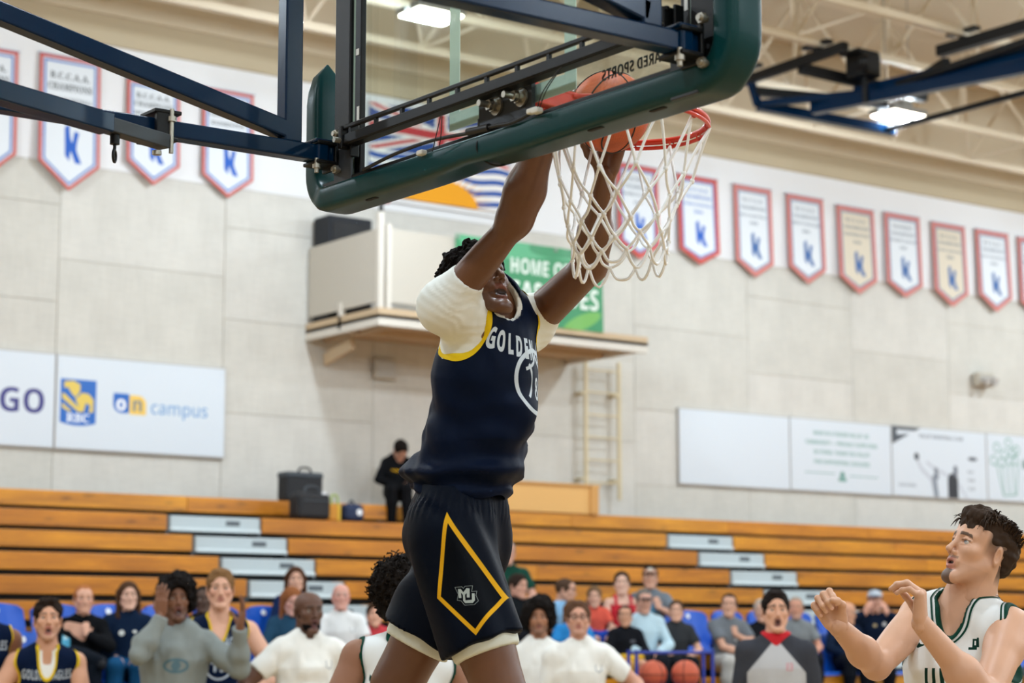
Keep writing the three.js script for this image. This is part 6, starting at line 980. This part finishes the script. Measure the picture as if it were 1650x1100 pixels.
sitAt(9, 15.292, 1.801, { label: 'bald man in navy pullover with white mark behind the raised fist', skin: 0xd09a7c, s: 0.95, head: { hairColor: 0x8a7a6c }, lookDir: [0.7, -0.1, 0.8], top: { kind: 'long', color: 0x101d33, print: (g, W, H) => { g.fillStyle = '#d8dde2'; g.beginPath(); g.ellipse(W * .3, H * .55, W * .1, H * .03, -.2, 0, 7); g.fill(); } }, bottom: { color: 0x141820 } });
sitAt(9, 15.703, 1.932, { label: 'man in navy and pale cap holding a phone up to film', skin: 0xd39c86, s: 1.0, hair: 'buzz', head: { hairColor: 0x5a463a }, cap: { color: 0xb8c0ca, brim: 0x1f5a78 }, lookDir: [0, 0, 1], yaw: -0.75, top: { kind: 'long', color: 0x111d33, print: (g, W, H) => { g.fillStyle = '#c9b48a'; g.fillRect(W * .42, H * .3, W * .1, H * .08); g.fillStyle = '#e0e0e0'; g.beginPath(); g.arc(W * .75, H * .3, W * .06, 0, 7); g.fill(); } }, arm: { L: { w: [0.13, 0.66, 0.22], pole: [1, -0.4, 0.2], d: [-0.4, 0.9, 0.1], n: [-0.6, 0, -0.6], curl: 0.3 }, R: { w: [-0.13, 0.66, 0.22], pole: [-1, -0.4, 0.2], d: [0.4, 0.9, 0.1], n: [0.6, 0, -0.6], curl: 0.3 } } });
sitAt(1, 12.699, 3.623, { label: 'person in black hoodie with yellow chest print sitting on the top row', skin: 0xb98a74, s: 0.98, hair: 'short', head: { hairColor: 0x17120f }, lean: 0.14, lookDir: [0.2, -0.8, 0.7], yaw: -0.5, top: { kind: 'hoodie', color: 0x0c0d10, loose: 0.035, print: (g, W, H) => { g.fillStyle = '#d9a51e'; g.font = `bold ${H * .5}px sans-serif`; g.fillText('TROJANS', W / 2, H * .5, W * .9); }, printW: 0.24, printH: 0.1, printY: 0.0 }, bottom: { color: 0x101114 } });

// ---------- ball cart in front of the stands ----------
{
  mat('cartBlue', 0x23389a, 0.5); mat('ballOrange', 0xc4593a, 0.6); mat('cap', 0xe8ecec, 0.5); mat('water', 0x5b86b0, 0.2);
  const cx = 10.68, cz = -12.36, t = thing('ball_cart', 'blue tube ball cart standing between the coaches and the front row', 'cart', [cx, 0, cz], -0.5);
  const T = (n, a, b, r = 0.014) => mesh(n, rod(V(...a), V(...b), r, 8), M.cartBlue, t);
  for (const x of [-0.3, 0.3]) for (const z of [-0.16, 0.16]) { T('upright', [x, 0.06, z], [x, 1.46, z]); mesh('caster', new THREE.CylinderGeometry(0.035, 0.035, 0.025, 12).rotateZ(Math.PI / 2).translate(x, 0.035, z), M.cable, t); }
  for (const y of [0.3, 0.72, 1.14, 1.44]) for (const z of [-0.16, 0.16]) T('rail', [-0.3, y, z], [0.3, y, z], 0.011);
  for (const y of [0.3, 0.72, 1.14]) for (const x of [-0.3, 0.3]) T('rail', [x, y, -0.16], [x, y, 0.16], 0.011);
  mesh('shelf', box(0.6, 0.012, 0.32, 0, 1.147, 0), M.cartBlue, t); mesh('shelf', box(0.6, 0.012, 0.32, 0, 0.727, 0), M.cartBlue, t);
  const sg = new THREE.SphereGeometry(0.112, 24, 16), ring = (r) => new THREE.TorusGeometry(0.112, 0.003, 5, 32), seams = merge([ring(), ring().rotateY(Math.PI / 2), ring().rotateX(Math.PI / 2)]);
  const L = { 0: 'orange basketball on the cart, left of the top shelf', 1: 'orange basketball on the cart, right of the top shelf', 2: 'orange basketball on the middle cart shelf at left', 3: 'orange basketball on the middle cart shelf at right' };
  [[-0.14, 1.27], [0.12, 1.27], [-0.14, 0.85], [0.12, 0.85]].forEach(([x, y], i) => {
    const w = V(x, y, 0).applyAxisAngle(V(0, 1, 0), -0.5), b = thing('spare_basketball', L[i], 'ball', [cx + w.x, w.y, cz + w.z], i * 0.7, 'basketballs on the cart');
    mesh('shell', sg, M.ballOrange, b); mesh('seams', seams, M.cable, b);
  });
}
renderer.render(scene, camera);
